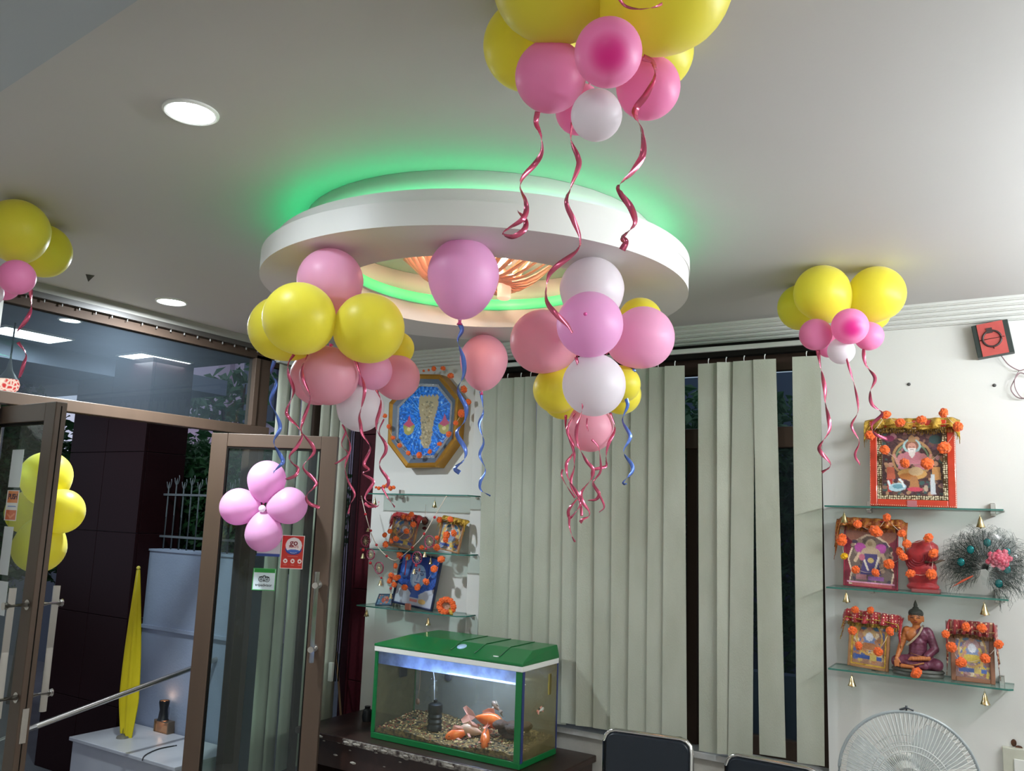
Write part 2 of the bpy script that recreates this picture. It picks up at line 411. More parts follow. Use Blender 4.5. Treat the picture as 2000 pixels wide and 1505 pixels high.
# ---------------------------------------------------------------- vertical blinds
def blind(root, slats, axis, plane, railz, spans):
    """slats: (pixel left top, right top, left bottom, right bottom, y top px, y bottom px, sway)"""
    for i, (l0, r0_, l1, r1, yt, yb, tw) in enumerate(slats):
        bm = NB(); n = 10; segs = 4
        TL, TR, BL, BR = PL(l0, yt, axis, plane), PL(r0_, yt, axis, plane), PL(l1, yb, axis, plane), PL(r1, yb, axis, plane)
        TL.z = TR.z = (TL.z+TR.z)/2; BL.z = BR.z = (BL.z+BR.z)/2
        nv = Vector((0, -1, 0)) if axis == 1 else Vector((1, 0, 0))
        grid = []
        for j in range(n+1):
            t = j/n; a = TL.lerp(BL, t); b = TR.lerp(BR, t); row = []
            for k in range(segs+1):
                s = k/segs
                d = nv*((s-.5)*-tw + .0006*math.sin(math.pi*s) + .002*math.sin(t*3+i*1.7))
                row.append(bm.verts.new(a.lerp(b, s)+d))
            grid.append(row)
        for j in range(n):
            for k in range(segs): bm.faces.new((grid[j][k], grid[j+1][k], grid[j+1][k+1], grid[j][k+1]))
        bmesh.ops.recalc_face_normals(bm, faces=bm.faces)
        o = obj('slat', bm, slatm, root); sm = o.modifiers.new('thick', 'SOLIDIFY'); sm.thickness = .0012
        c = (TL+TR)/2
        bm = NB(); tube(bm, [c+Vector((0, 0, -.004)), c+Vector((0, 0, .02)), c+Vector((.004, 0, .03))], .0035, 6)
        obj('hook', bm, whitepl, root)
YS = 4.70
vb = empty('vertical_blind', (-2, YS, 2.5), 'long grey green vertical blind covering the window on the back wall', 'blind')
top = lambda x: 742-(x-940)*.0735
E_ = [(945,977,932,962,0),(974,1009,960,993,0),(1006,1029,991,1017,0),(1026,1047,1014,1043,.0),(1052,1086,1040,1076,.02),(1083,1104,1072,1102,.04),
      (1102,1135,1098,1130,.01),(1133,1166,1128,1160,.03),(1164,1200,1160,1197,.01),(1198,1236,1194,1229,.02),(1234,1272,1228,1268,.03),(1269,1302,1264,1298,.01),(1300,1336,1295,1338,.01),
      (1364,1403,1367,1409,.01),(1402,1434,1404,1428,.05),(1432,1474,1423,1470,.0),(1472,1515,1485,1534,.01),(1548,1602,1559,1610,.0)]
ybot = [1400,1404,1406,1408,1412,1413,1413,1418,1424,1430,1433,1435,1440,1469,1472,1492,1476,1492]
sl = []
for i, (a, b, c_, d_, tw) in enumerate(E_):
    sl.append((a, b, c_-1, d_+(2 if i < 13 else 0), top((a+b)/2), ybot[i], tw*.5+.002+.016*(i*7 % 5)/4))
blind(vb, sl, 1, YS, 0, 0)
zr = PL(1400, 700, 1, YS).z
bx('head_rail', wx0-.02, wx1+.02, YS-.03, YS+.03, zr+.006, zr+.034, blackr, vb)
bx('valance', wx0-.03, wx1+.03, YS-.05, YS-.03, zr+.034, zr+.062, railm, vb, b=.003)
bm = NB(); box(bm, wx0-.02, wx1+.02, YS-.02, Y_B, zr+.062, zr+.085); obj('rail_shade_strip', bm, blackr, vb)  # solid black strip stands in for the shade above the valance

XS = -4.45
lb = empty('vertical_blind', (XS, 4.4, 2.5), 'pale narrow vertical blind at the side window right of the open doors', 'blind')
def lcol(y0, y1, tw=.02):
    """slat hanging at Y range on the door wall"""
    return (y0, y1, tw)
for y0, y1, zt, tw in ((4.03,4.16,2.60,.01),(4.15,4.265,2.6,.02),(4.26,4.385,2.6,.02),(4.455,4.57,2.6,.01),(4.56,4.68,2.6,.02),(4.67,4.79,2.6,.0)):
    bm = NB(); grid = []
    for j in range(9):
        t = j/8; z = zt-(zt+.15)*t; row = []
        for k in range(4):
            s = k/3; row.append(bm.verts.new((XS+(.5-s)*tw+.001*math.sin(math.pi*s)+.002*math.sin(3*t+y0*20), y0+(y1-y0)*s, z)))
        grid.append(row)
    for j in range(8):
        for k in range(3): bm.faces.new((grid[j][k], grid[j+1][k], grid[j+1][k+1], grid[j][k+1])).smooth = True
    o = obj('slat', bm, slatm, lb); sm = o.modifiers.new('thick', 'SOLIDIFY'); sm.thickness = .0012
bx('head_rail', XS-.02, XS+.03, 4.0, 4.95, 2.605, 2.64, railm, lb, b=.003)

# ---------------------------------------------------------------- glass door leaves
def leaf(root, P0, P1, z0, z1, stile, rails, thick=.045):
    """P0 hinge, P1 free end (xy); returns frame vectors"""
    P0 = Vector((*P0, 0)); P1 = Vector((*P1, 0)); x = (P1-P0).normalized(); W = (P1-P0).length; z = Vector((0, 0, 1)); n = x.cross(z)
    def piece(name, a, b, c, d, mt, th=thick, bw=.004):
        bm = NB(); obox(bm, P0+x*(a+b)/2+z*(c+d)/2, x, n, z, (b-a)/2, th/2, (d-c)/2)
        bmesh.ops.recalc_face_normals(bm, faces=bm.faces)
        if bw: bev(bm, bw)
        return obj(name, bm, mt, root)
    piece('stile', 0, stile, z0, z1, brown); piece('stile', W-stile, W, z0, z1, brown)
    piece('top_rail', stile, W-stile, z1-rails, z1, brown, thick-.004); piece('bottom_rail', stile, W-stile, z0, z0+.12, brown, thick-.004)
    g = .012
    piece('gasket', stile, W-stile, z1-rails-g, z1-rails, blackr, .03, 0); piece('gasket', stile, stile+g*.7, z0+.12, z1-rails, blackr, .03, 0); piece('gasket', W-stile-g*.7, W-stile, z0+.12, z1-rails, blackr, .03, 0)
    piece('glass_pane', stile, W-stile, z0+.12, z1-rails, doorglass, .006, 0)
    return P0, x, n, z, W
def pull(root, base, x, n, z0, z1, mt, off=.075, sides=(1, -1), r=.016):
    for s in sides:
        bm = NB(); c = base+n*off*s
        tube(bm, [c+Vector((0, 0, z0)), c+Vector((0, 0, z1))], r, 14)
        h = obj('handle', bm, mt, root, smooth=True)
        for zz in (z0+.08, z1-.08):
            bm = NB(); tube(bm, [base+n*s*.02+Vector((0, 0, zz)), c+n*s*.03+Vector((0, 0, zz))], r*1.0, 12); tube(bm, [c+n*s*.018+Vector((0, 0, zz)), c+n*s*.034+Vector((0, 0, zz))], r*1.15, 12)
            tube(bm, [base+n*s*.02+Vector((0, 0, zz)), base+n*s*.03+Vector((0, 0, zz))], r*1.5, 12)
            obj('handle_mount', bm, mt, h)
ZT = 2.07
d1 = empty('door_1', (-4.5, 2.27, FZ), kind='structure', label='left glass door leaf opened inwards, steel pull handles on both sides')
P0, lx, ln, lz, LW = leaf(d1, (-4.68, 2.284), (-3.955, 2.25), FZ+.01, ZT, .10, .09, .055)
hz0, hz1 = PL(100, 1385, 0, -4.0).z, PL(118, 1143, 0, -4.0).z
pull(d1, P0+lx*(LW-.045), lx, ln, hz0, hz1, steel, .10)
e = PL(55, 1415, 0, -3.96)
bm = NB(); obox(bm, P0+lx*(LW+.001)+lz*e.z, lx, ln, lz, .002, .014, .075); obj('lock_plate', bm, steel, d1)
bm = NB(); obox(bm, P0+lx*(LW+.0005)+lz*.9, lx, ln, lz, .001, .0025, 1.15); obj('edge_groove', bm, blackr, d1)

d2 = empty('door_2', (-4.5, 3.57, FZ), kind='structure', label='right glass door leaf opened inwards, stickers on its glass')
Q0, rx, rn, rz, RW = leaf(d2, (-4.51, 3.575), (-3.80, 3.985), FZ+.01, ZT, .105, .085)
hb = Q0+rx*(RW-.06)
hz0, hz1 = PL(615, 1290, 1, 3.95).z, PL(625, 1115, 1, 3.95).z
pull(d2, hb, rx, rn, hz0, hz1, steel, .075, sides=(1,))
# facing side of leaf 2
RNV = rn if rn.dot(CP-Q0) > 0 else -rn
def on_leaf(px, py, off=.004):
    dd = ray(px, py); P = Q0+RNV*off; t = (P-CP).dot(RNV)/dd.dot(RNV); return CP+dd*t
def sticker(name, pic, px4, label, cat, root=None, texts=()):
    tl, tr_, bl, br = [on_leaf(*p) for p in px4]
    c = (tl+br)/2; r = empty(name, c, label, cat)
    xx = (tr_-tl).normalized(); yy = (tl-bl); yy = (yy-xx*yy.dot(xx)).normalized(); W = (tr_-tl).length; H = (tl-bl).length
    c = (tl+tr_+bl+br)/4
    TL = c-xx*W/2+yy*H/2; TR = c+xx*W/2+yy*H/2
    picmesh('printed_face', pic, TL, TR, TL-yy*H, TR-yy*H, r)
    bm = NB(); obox(bm, c-RNV*.0008, xx, yy, xx.cross(yy), W/2, H/2, .0005); obj('backing', bm, whitepl, r)
    for s, u, v, sz, mt, bold in texts:
        text('lettering', s, TL+xx*W*u-yy*H*v, xx, yy, sz*W, mt, r, bold)
    return r
p = Pic(60, 90, '#c22a1c'); p.rect(0, 0, 1, .015, '#e8e0da').rect(0, .985, 1, 1, '#e8e0da').rect(0, 0, .02, 1, '#e8e0da').rect(.98, 0, 1, 1, '#e8e0da')
p.ell(.54, .42, .36, .16, '#1d3a8a').ell(.54, .30, .36, .235, '#e4ddd8').ell(.54, .47, .27, .05, '#3b63b8')
for x_ in (.22, .54, .85): p.ell(x_, .77, .09, .065, '#efe6e0').ell(x_, .77, .04, .028, '#c22a1c')
p.rect(.3, .62, .75, .632, '#d98a80').rect(.14, .88, .3, .89, '#d98a80').rect(.46, .88, .62, .89, '#d98a80').rect(.78, .88, .92, .89, '#d98a80')
sticker('window_sticker', p, [(552,1044),(596,1046),(545,1109),(591,1112)], 'red sticker with white round badge on the right glass door', 'sticker',
        texts=[('go', .54, .22, .36, mat('ink_maroon', '#7a1420', .5), .02), ('STAYS', .54, .345, .155, mat('ink_red', '#b0402e', .5), .01)])
p = Pic(70, 70, '#cfdde2'); p.rect(0, 0, 1, .03, '#3fa255').rect(0, 0, .03, 1, '#3fa255').rect(.97, 0, 1, 1, '#3fa255').rect(0, .97, 1, 1, '#3fa255').rect(.05, .04, .95, .2, '#1f8a32')
for s in (-1, 1):
    x_ = .5+s*.13; p.ell(x_, .5, .115, .115, '#10161c').ell(x_, .5, .088, .088, '#cfdde2').ell(x_, .5, .055, .055, '#10161c').ell(x_, .5, .03, .03, '#cfdde2').ell(x_, .5, .014, .014, '#10161c')
    p.poly([(.5+s*.03, .36), (.5+s*.24, .38), (.5+s*.2, .44), (.5, .4)], '#10161c')
p.poly([(.46, .55), (.54, .55), (.5, .63)], '#10161c').poly([(.34, .37), (.5, .31), (.66, .37), (.5, .35)], '#10161c')
sticker('window_sticker', p, [(495,1108),(540,1110),(491,1151),(537,1155)], 'square pale sticker with green band and owl face on right door', 'sticker',
        texts=[('tripadvisor', .5, .76, .165, mat('ink_dark', '#1c2630', .5), .008)])
p = Pic(20, 20, '#c9c9cc'); p.rect(0, .8, 1, 1, '#27418a')
sticker('window_sticker', p, [(503,1055),(548,1057),(502,1085),(546,1087)], 'white paper with blue lower edge, below the pink balloons', 'sticker')
# stickers on left leaf
LNV = ln if ln.dot(CP-P0) > 0 else -ln
def on_leaf1(px, py, off=.005):
    dd = ray(px, py); P = P0+LNV*off; return CP+dd*((P-CP).dot(LNV)/dd.dot(LNV))
def flat4(name, pic, px4, label, cat, texts=()):
    tl, tr_, bl, br = [on_leaf1(*p) for p in px4]; c = (tl+tr_+bl+br)/4; xx = lx if lx.dot(tr_-tl) > 0 else -lx; yy = Vector((0, 0, 1))
    W = abs((tr_-tl).dot(xx)); H = (tl-bl).z; r = empty(name, c, label, cat); TL = c-xx*W/2+yy*H/2; TR = TL+xx*W
    picmesh('printed_face', pic, TL, TR, TL-yy*H, TR-yy*H, r)
    bm = NB(); obox(bm, c-LNV*.0008, xx, yy, xx.cross(yy), W/2, H/2, .0005); obj('backing', bm, whitepl, r)
    for s, u, v, sz, mt, bold in texts: text('lettering', s, TL+xx*W*u-yy*H*v, xx, yy, sz*W, mt, r, bold)
p = Pic(30, 60, '#d8d4d0'); p.rect(.1, .03, .95, .42, '#d8762a').rect(.1, .66, .95, .97, '#cc5a22').line(.2, .54, .85, .54, .03, '#5a78b8').line(.25, .8, .5, .9, .06, '#e0855a').line(.5, .9, .8, .78, .06, '#e0855a')
flat4('window_sticker', p, [(14,957),(37,957),(9,1016),(31,1016)], 'orange and white door sticker reading PUSH', 'sticker', texts=[('PUSH', .52, .22, .32, mat('ink_purple', '#3a2440', .5), .02)])
p = Pic(10, 10, '#c9cdd0')
flat4('paper_notice', p, [(24,878),(46,878),(17,951),(38,951)], 'blank white paper strip above the PUSH sticker', 'notice')
flat4('paper_notice', p, [(7,1028),(25,1028),(0,1122),(15,1122)], 'blank white paper strip below the PUSH sticker', 'notice')
flat4('paper_notice', p, [(-12,1134),(15,1134),(-16,1200),(8,1200)], 'blank white paper behind the left door handle', 'notice')

# ---------------------------------------------------------------- ceiling disc
def annulus(bm, cx, cy, ro, ri, z0, z1, seg=128):
    R = []
    for r, z in ((ro, z0), (ro, z1), (ri, z1), (ri, z0)):
        R.append([bm.verts.new((cx+r*math.cos(2*math.pi*k/seg), cy+r*math.sin(2*math.pi*k/seg), z)) for k in range(seg)])
    for i in range(4):
        a, b = R[i], R[(i+1) % 4]
        for k in range(seg): bm.faces.new((a[k], a[(k+1) % seg], b[(k+1) % seg], b[k])).smooth = i in (0, 2)
    bmesh.ops.recalc_face_normals(bm, faces=bm.faces)
DX, DY = -1.94, 2.80
dc = empty('ceiling_feature', (DX, DY, 2.5), 'large round white two tier ceiling ring glowing green along its top', 'ceiling ring')
discm = mat('disc_paint', '#d2d0cc', .5, noise=.15, nscale=6, col2='#c2bfba')
bm = NB(); annulus(bm, DX-.005, DY-.007, .867, .557, 2.5, 2.583); obj('lower_tier', bm, discm, dc, smooth=True)
bm = NB(); annulus(bm, DX+.014, DY+.010, .848, .565, 2.5831, 2.632); obj('upper_tier', bm, discm, dc, smooth=True)
bm = NB(); annulus(bm, DX, DY, .72, .64, 2.6321, HC-.001, 48); obj('hanger_core', bm, discm, dc)
ledg = mat('green_led', '#00ff90', .4, emit=11, emcol='#00e08a')
bm = NB(); tube(bm, [(DX+.765*math.cos(R_(a)), DY+.765*math.sin(R_(a)), 2.650) for a in range(0, 360, 4)], .006, 6, closed=True)
obj('led_strip_glow', bm, ledg, dc, label='green glowing light strip')
bm = NB(); annulus(bm, DX, DY, .548, .544, 2.584, 2.632)  # emissive band put in for the green light on the upper tier's inner face
obj('led_strip_glow', bm, mat('green_glow_in', '#7fd8a0', .4, emit=.6, emcol='#18f08a'), dc, label='soft green glow painted on the inner upper wall')
bm = NB(); tube(bm, [(DX+.585*math.cos(R_(a)), DY+.585*math.sin(R_(a)), 2.640) for a in range(0, 360, 4)], .004, 6, closed=True)
obj('led_strip_glow', bm, mat('green_glow_in2', '#00ff90', .4, emit=3, emcol='#18f08a'), dc, label='green glowing light strip')

# ceiling light fitting in the ring
ch = empty('ceiling_lamp', (DX, DY, 2.62), 'copper petal ceiling lamp glowing warm inside the round ring', 'ceiling lamp')
copper = mat('copper_glass', '#e6c6b4', .25, metal=.2, trans=.5)
bm = NB(); lathe(bm, [(0, HC-.001), (.10, HC-.001), (.10, HC-.03), (.03, HC-.045), (.025, 2.60), (0, 2.60)], (DX, DY, 0), seg=32); obj('canopy', bm, copper, ch, smooth=True)
proto = None
for ringi, (nn, rin, rout, zi, zo, cut) in enumerate(((30, .075, .33, 2.585, 2.665, 0), (22, .06, .24, 2.60, 2.70, .14))):
    for k in range(nn):
        a = 2*math.pi*(k+.5*ringi)/nn; bm = NB(); prev = None
        for i in range(7):
            s = i/6; r = rin+(rout-rin)*s; z = zi-.035*math.sin(math.pi*min(1, s*1.15))+(zo-zi)*s**2; aa = a+.42*s*s; wd = .013+.010*math.sin(math.pi*s)
            if i == 6: wd = .003
            c = Vector((DX+r*math.cos(aa), DY+r*math.sin(aa), z)); tn = Vector((-math.sin(aa), math.cos(aa), .5)).normalized()
            row = [bm.verts.new(c-tn*wd), bm.verts.new(c-Vector((0, 0, wd*.45))), bm.verts.new(c+tn*wd)]
            if prev:
                for j in range(2): bm.faces.new((prev[j], prev[j+1], row[j+1], row[j])).smooth = True
            prev = row
        o = obj('petal', bm, copper, ch); sm = o.modifiers.new('t', 'SOLIDIFY'); sm.thickness = .002
bulbm = mat('warm_bulb', '#fff0d0', .4, emit=90, emcol='#ffcfa8')
cupm = mat('frosted_cup', '#f4dccb', .3, trans=.5, emit=.8, emcol='#ffd9bd')
cups = [PL(985, 562, 2, 2.555)] + [Vector((DX+.16*math.cos(a), DY+.16*math.sin(a), 2.575)) for a in (2.6, 4.0, 5.4)]
for cpt in cups:
    bm = NB(); lathe(bm, [(.0, .035), (.012, .03), (.026, .02), (.03, 0), (.029, -.045), (.022, -.05), (.0, -.05)], cpt, seg=20); cu = obj('lamp_cup', bm, cupm, ch, smooth=True)
    bm = NB(); tube(bm, [cpt+Vector((0, 0, .03)), (DX+(cpt.x-DX)*.3, DY+(cpt.y-DY)*.3, 2.66)], .006, 8); obj('arm', bm, copper, cu)
bm = NB(); lathe(bm, [(0, 2.585), (.045, 2.592), (.072, 2.612), (.075, 2.65), (.04, 2.67)], (DX+.02, DY+.02, 0), seg=28); obj('glass_dome', bm, mat('glowing_dome', '#fff2e4', .3, emit=7, emcol='#ffe2cc'), ch, smooth=True, label='white glowing glass dome')
for a in (0.3, 1.6, 2.8, 4.1, 5.3):
    bm = NB(); ball(bm, (DX+.12*math.cos(a), DY+.12*math.sin(a), 2.655), .022, 2); obj('bulb', bm, bulbm, ch, label='glowing warm bulb')
for a_ in (.5, 2.6, 4.7): light('ceiling_lamp_glow', 'POINT', (DX+.13*math.cos(a_), DY+.13*math.sin(a_), 2.645), 3.4, (1, .62, .50), .02)

# downlights
def downlight(x, y, r, label, st=30):
    t = empty('downlight', (x, y, HC), label, 'ceiling light')
    bm = NB(); lathe(bm, [(r, -.001), (r+.012, -.001), (r+.012, -.006), (r+.006, -.010), (r, -.008)], (x, y, HC), seg=40); obj('rim', bm, whitepl, t, smooth=True)
    bm = NB(); lathe(bm, [(0, -.007), (r*.7, -.0075), (r, -.006)], (x, y, HC), seg=40)
    obj('diffuser', bm, mat('downlight_led_%d' % st, '#ffffff', .4, emit=st, emcol='#eef6ff'), t)
q = PL(373, 217, 2, HC); downlight(q.x, q.y, .068, 'bright round downlight in the ceiling nearest the camera')
q = PL(335, 588, 2, HC); downlight(q.x, q.y, .075, 'round downlight in the ceiling near the glazed transom')
q = PL(137, 624, 2, HC); downlight(q.x, q.y, .06, 'round downlight in the porch ceiling seen through the transom', 10)
q = PL(204, 735, 2, HC); downlight(q.x, q.y, .06, 'far small round downlight in the porch ceiling', 10)
# out of frame: panels added for fill, tube on the right wall
for px_, py_ in ((-2.6, -1.2), (.2, -1.4)):
    bx('fill_panel', px_-.3, px_+.3, py_-.3, py_+.3, HC-.015, HC-.001, lampw, label='unseen square fill light panel added behind the viewer', cat='ceiling light', group='added fill panels behind the viewer')
bm = NB(); tube(bm, [(1.24, 1.9, 2.4), (1.24, 4.5, 2.4)], .014, 12); box(bm, 1.26, 1.3, 1.88, 4.52, 2.38, 2.42)
obj('tube_lamp', bm, lampw, label='white tube light high on the right wall', cat='lamp')

# ---------------------------------------------------------------- balloons
def bmat(name, col, trans=.42, rough=.42, tip=None):
    m, t = nt(name); N = t.nodes; L = t.links; c = srgb(col)
    out = N.new('ShaderNodeOutputMaterial'); p = N.new('ShaderNodeBsdfPrincipled'); p.inputs['Roughness'].default_value = rough
    p.inputs['Coat Weight'].default_value = .05; p.inputs['Coat Roughness'].default_value = .25; p.inputs['Specular IOR Level'].default_value = .4; p.inputs['Sheen Weight'].default_value = .25
    p.inputs['Base Color'].default_value = (*c, 1); tr = N.new('ShaderNodeBsdfTranslucent'); tr.inputs[0].default_value = (*c, 1)
    if tip:
        tc = N.new('ShaderNodeTexCoord'); sp = N.new('ShaderNodeSeparateXYZ'); L.new(tc.outputs['Object'], sp.inputs[0])
        mr = N.new('ShaderNodeMapRange'); mr.inputs[1].default_value = .72; mr.inputs[2].default_value = 1.02; mr.interpolation_type = 'SMOOTHSTEP'
        L.new(sp.outputs[2], mr.inputs[0]); mx = N.new('ShaderNodeMix'); mx.data_type = 'RGBA'; mx.inputs[6].default_value = (*c, 1); mx.inputs[7].default_value = (*srgb(tip), 1)
        L.new(mr.outputs[0], mx.inputs[0]); L.new(mx.outputs[2], p.inputs['Base Color']); L.new(mx.outputs[2], tr.inputs[0])
    ms = N.new('ShaderNodeMixShader'); ms.inputs[0].default_value = trans
    L.new(p.outputs[0], ms.inputs[1]); L.new(tr.outputs[0], ms.inputs[2]); L.new(ms.outputs[0], out.inputs[0]); return m
BM = {'y': bmat('balloon_yellow', '#f0e64a'), 'p': bmat('balloon_pink', '#f6b8da'), 'h': bmat('balloon_hot_pink', '#fa9ecf'), 'H': bmat('balloon_pink_dark_tip', '#fa9ed0', tip='#e02c94'),
      's': bmat('balloon_salmon_pink', '#f2b2c4'), 'w': bmat('balloon_white', '#efe9ee'), 'l': bmat('balloon_lilac_pink', '#f2b6e2')}
KN = {k: v for k, v in BM.items()}; KN['p'] = KN['l'] = KN['s'] = mat('knot_pink', '#c8407c', .4); KN['w'] = BM['w']
def balloon_mesh(key):
    bm = NB(); pr = [(0, 1.0)]
    for i in range(1, 13): a = R_(90*i/12); pr.append((math.sin(a), math.cos(a)))
    for i in range(1, 13):
        b = R_(86*i/12); pr.append((math.cos(b)*(1-.10*math.sin(b)), -1.22*math.sin(b)))
    pr.append((.045, -1.26))
    lathe(bm, pr, seg=40); bmesh.ops.recalc_face_normals(bm, faces=bm.faces)
    me = bpy.data.meshes.new('balloon_'+key); bm.to_mesh(me); bm.free(); me.materials.append(BM[key]); me.polygons.foreach_set('use_smooth', [True]*len(me.polygons))
    bm = NB(); lathe(bm, [(.03, -1.24), (.05, -1.27), (.04, -1.30), (.075, -1.36), (.085, -1.37), (.03, -1.35)], seg=14)
    k = bpy.data.meshes.new('knot'); bm.to_mesh(k); bm.free(); k.materials.append(KN[key]); return me, k
BME = {k: balloon_mesh(k) for k in BM}
def balloon(key, px, py, rpx, dep, center, label, group=None, el=1.0, up=None):
    c = AT(px, py, dep); r = rpx*dep/F
    o = bpy.data.objects.new('balloon', BME[key][0]); C.objects.link(o)
    d = (Vector(center)-c) if up is None else Vector(up)
    o.rotation_mode = 'QUATERNION'; o.rotation_quaternion = Vector((0, 0, -1)).rotation_difference(d.normalized())
    o.location = c; o.scale = (r, r, r*el)
    setp(o, label, 'balloon', group)
    k = bpy.data.objects.new('knot', BME[key][1]); C.objects.link(k); k.parent = o
    return o
def zdep(px, py, rpx, z):
    d = ray(px, py)/F; return (z-EYE)/(d.z+rpx/F)
def cluster(ctr, items, group, zc=HC):
    cc = AT(*ctr); done = []
    its = []
    for n_, it in enumerate(items):
        key, px, py, r, dep, lab = it[:6]
        fix = dep is None or n_ == 0
        if dep is None: dep = zdep(px, py, r, zc-.003)
        its.append([key, px, py, r, dep, lab, fix])
    for it in sorted(its, key=lambda q: (not q[6], q[4])):          # push the hidden ones back until they only just touch
        key, px, py, r, dep, lab, fix = it
        if not fix:
            for _ in range(40):
                c = AT(px, py, dep); rr_ = r*dep/F
                hit = any((c-p).length < (rr_+q)*.9 for p, q in done)
                if not hit or c.z+rr_ > HC-.01 or dep > it[4]+.45: break
                dep += .02
        done.append((AT(px, py, dep), r*dep/F))
        balloon(key, px, py, r, dep, cc, lab, group)
cluster((1180, 90, 1.85), [
 ('y', 1077, -36, 116, None, 'big yellow balloon at the top edge, left one of the nearest bunch'),
 ('y', 1297, -32, 134, None, 'biggest yellow balloon at the top edge, right one of the nearest bunch'),
 ('y', 1030, 90, 86, None, 'yellow balloon low at the left of the nearest ceiling bunch'),
 ('y', 1280, 102, 74, 2.02, 'yellow balloon peeping out at the right of the nearest bunch'),
 ('h', 1075, 150, 69, 1.70, 'pink balloon left of the dark tipped one in the nearest bunch'),
 ('H', 1188, 103, 66, 1.52, 'hot pink balloon with darker tip in the middle of the nearest bunch'),
 ('h', 1266, 171, 62, 1.72, 'pink balloon at the right of the nearest bunch with ribbon across'),
 ('h', 1130, 218, 45, 1.86, 'small pink balloon mostly hidden behind the small white one, nearest bunch'),
 ('w', 1165, 225, 50, 1.62, 'small white balloon at the bottom of the nearest bunch')], 'nearest balloon bunch on the ceiling')
cluster((640, 690, 3.0), [
 ('p', 645, 549, 64, 2.915, 'pale pink balloon touching the ring, top of the left hanging bunch'),
 ('y', 585, 622, 71, 2.72, 'large yellow balloon at the front left of the bunch under the ring'),
 ('y', 549, 641, 63, 2.95, 'yellow balloon behind the large one at the far left of the bunch'),
 ('y', 578, 606, 54, 3.15, 'yellow balloon just showing above the large one, left bunch'),
 ('y', 721, 641, 69, 2.78, 'yellow balloon right of the large one in the left bunch'),
 ('y', 776, 680, 33, 3.25, 'small yellow balloon half hidden at the right of the left bunch'),
 ('s', 643, 734, 57, 2.86, 'salmon pink balloon under the large yellow one'),
 ('s', 622, 736, 55, 2.98, 'salmon pink balloon showing behind the left of its twin'),
 ('p', 727, 723, 39, 2.92, 'pink balloon above the hanging white one, left bunch'),
 ('s', 776, 737, 44, 3.0, 'pink balloon beside the octagonal picture, right end of left bunch'),
 ('w', 704, 797, 46, 2.95, 'white balloon hanging lowest in the left bunch')], 'balloon bunch under the left of the ring')
cluster((1155, 700, 3.05), [
 ('w', 1156, 565, 63, 2.93, 'white balloon touching the ring, top of the right hanging bunch'),
 ('l', 1152, 634, 65, 2.70, 'pink balloon with dark tip at the front of the right hanging bunch'),
 ('s', 1059, 667, 63, 2.95, 'salmon pink balloon at the left of the right hanging bunch'),
 ('p', 1256, 659, 61, 2.95, 'pink balloon at the right of the right hanging bunch'),
 ('y', 1250, 624, 43, 3.2, 'yellow balloon peeping above the right pink one'),
 ('w', 1160, 751, 62, 2.74, 'white balloon under the dark tipped pink one'),
 ('y', 1088, 760, 47, 2.98, 'yellow balloon at the lower left of the right hanging bunch'),
 ('y', 1101, 777, 42, 3.2, 'yellow balloon behind the lower left one, only its rim showing'),
 ('y', 1215, 750, 36, 2.98, 'yellow balloon at the lower right of the right hanging bunch'),
 ('y', 1213, 770, 39, 3.2, 'yellow balloon behind the lower right one, only its rim showing'),
 ('s', 1153, 836, 46, 3.0, 'small salmon pink balloon at the bottom of the right hanging bunch')], 'balloon bunch under the right of the ring')
bm = NB(); ball(bm, AT(1143, 613, 2.585), .006, 2); obj('balloon_tip', bm, mat('tip_pink', '#d8509a', .4), label='dark nipple tip of the front pink balloon', cat='balloon tip')
cluster((1645, 625, 3.75), [
 ('y', 1606, 572, 54, None, 'round yellow balloon on the ceiling above the right shelves'),
 ('y', 1712, 574, 54, None, 'yellow balloon nearest the red box, right corner bunch'),
 ('y', 1565, 600, 45, None, 'yellow balloon at the left back of the right corner bunch'),
 ('y', 1704, 612, 33, 3.95, 'yellow balloon hidden low behind the right corner bunch'),
 ('h', 1593, 653, 31, 3.6, 'pink balloon at the left of the right corner bunch'),
 ('H', 1660, 637, 35, 3.48, 'hot pink balloon with dark tip in the right corner bunch'),
 ('h', 1697, 656, 28, 3.65, 'pink balloon at the right of the right corner bunch'),
 ('h', 1618, 676, 22, 3.75, 'small pink balloon behind the white one, right corner bunch'),
 ('w', 1643, 685, 26, 3.55, 'small white balloon at the bottom of the right corner bunch')], 'balloon bunch in the right corner')
cluster((40, 500, 3.35), [
 ('y', 33, 450, 60, None, 'large yellow balloon on the ceiling at the left edge'),
 ('y', 84, 490, 52, None, 'yellow balloon behind the large one near the left edge'),
 ('h', 33, 541, 34, 3.1, 'pink balloon under the yellow ones at the left edge'),
 ('h', 8, 557, 29, 3.3, 'pink balloon cut by the left edge of the picture'),
 ('w', -20, 572, 25, 3.1, 'white balloon barely showing at the left edge')], 'balloon bunch at the left edge')
balloon('l', 905, 537, 70, 2.83, (0,0,0), 'single pink balloon on blue ribbon in front of the ceiling lamp', el=1.03, up=(-.04, .0, -1))
balloon('s', 945, 703, 47, zdep(945, 703, 48, 2.494), (0,0,0), 'single salmon pink balloon on blue ribbon near the back wall moulding', el=1.06, up=(-.03, 0, -1))
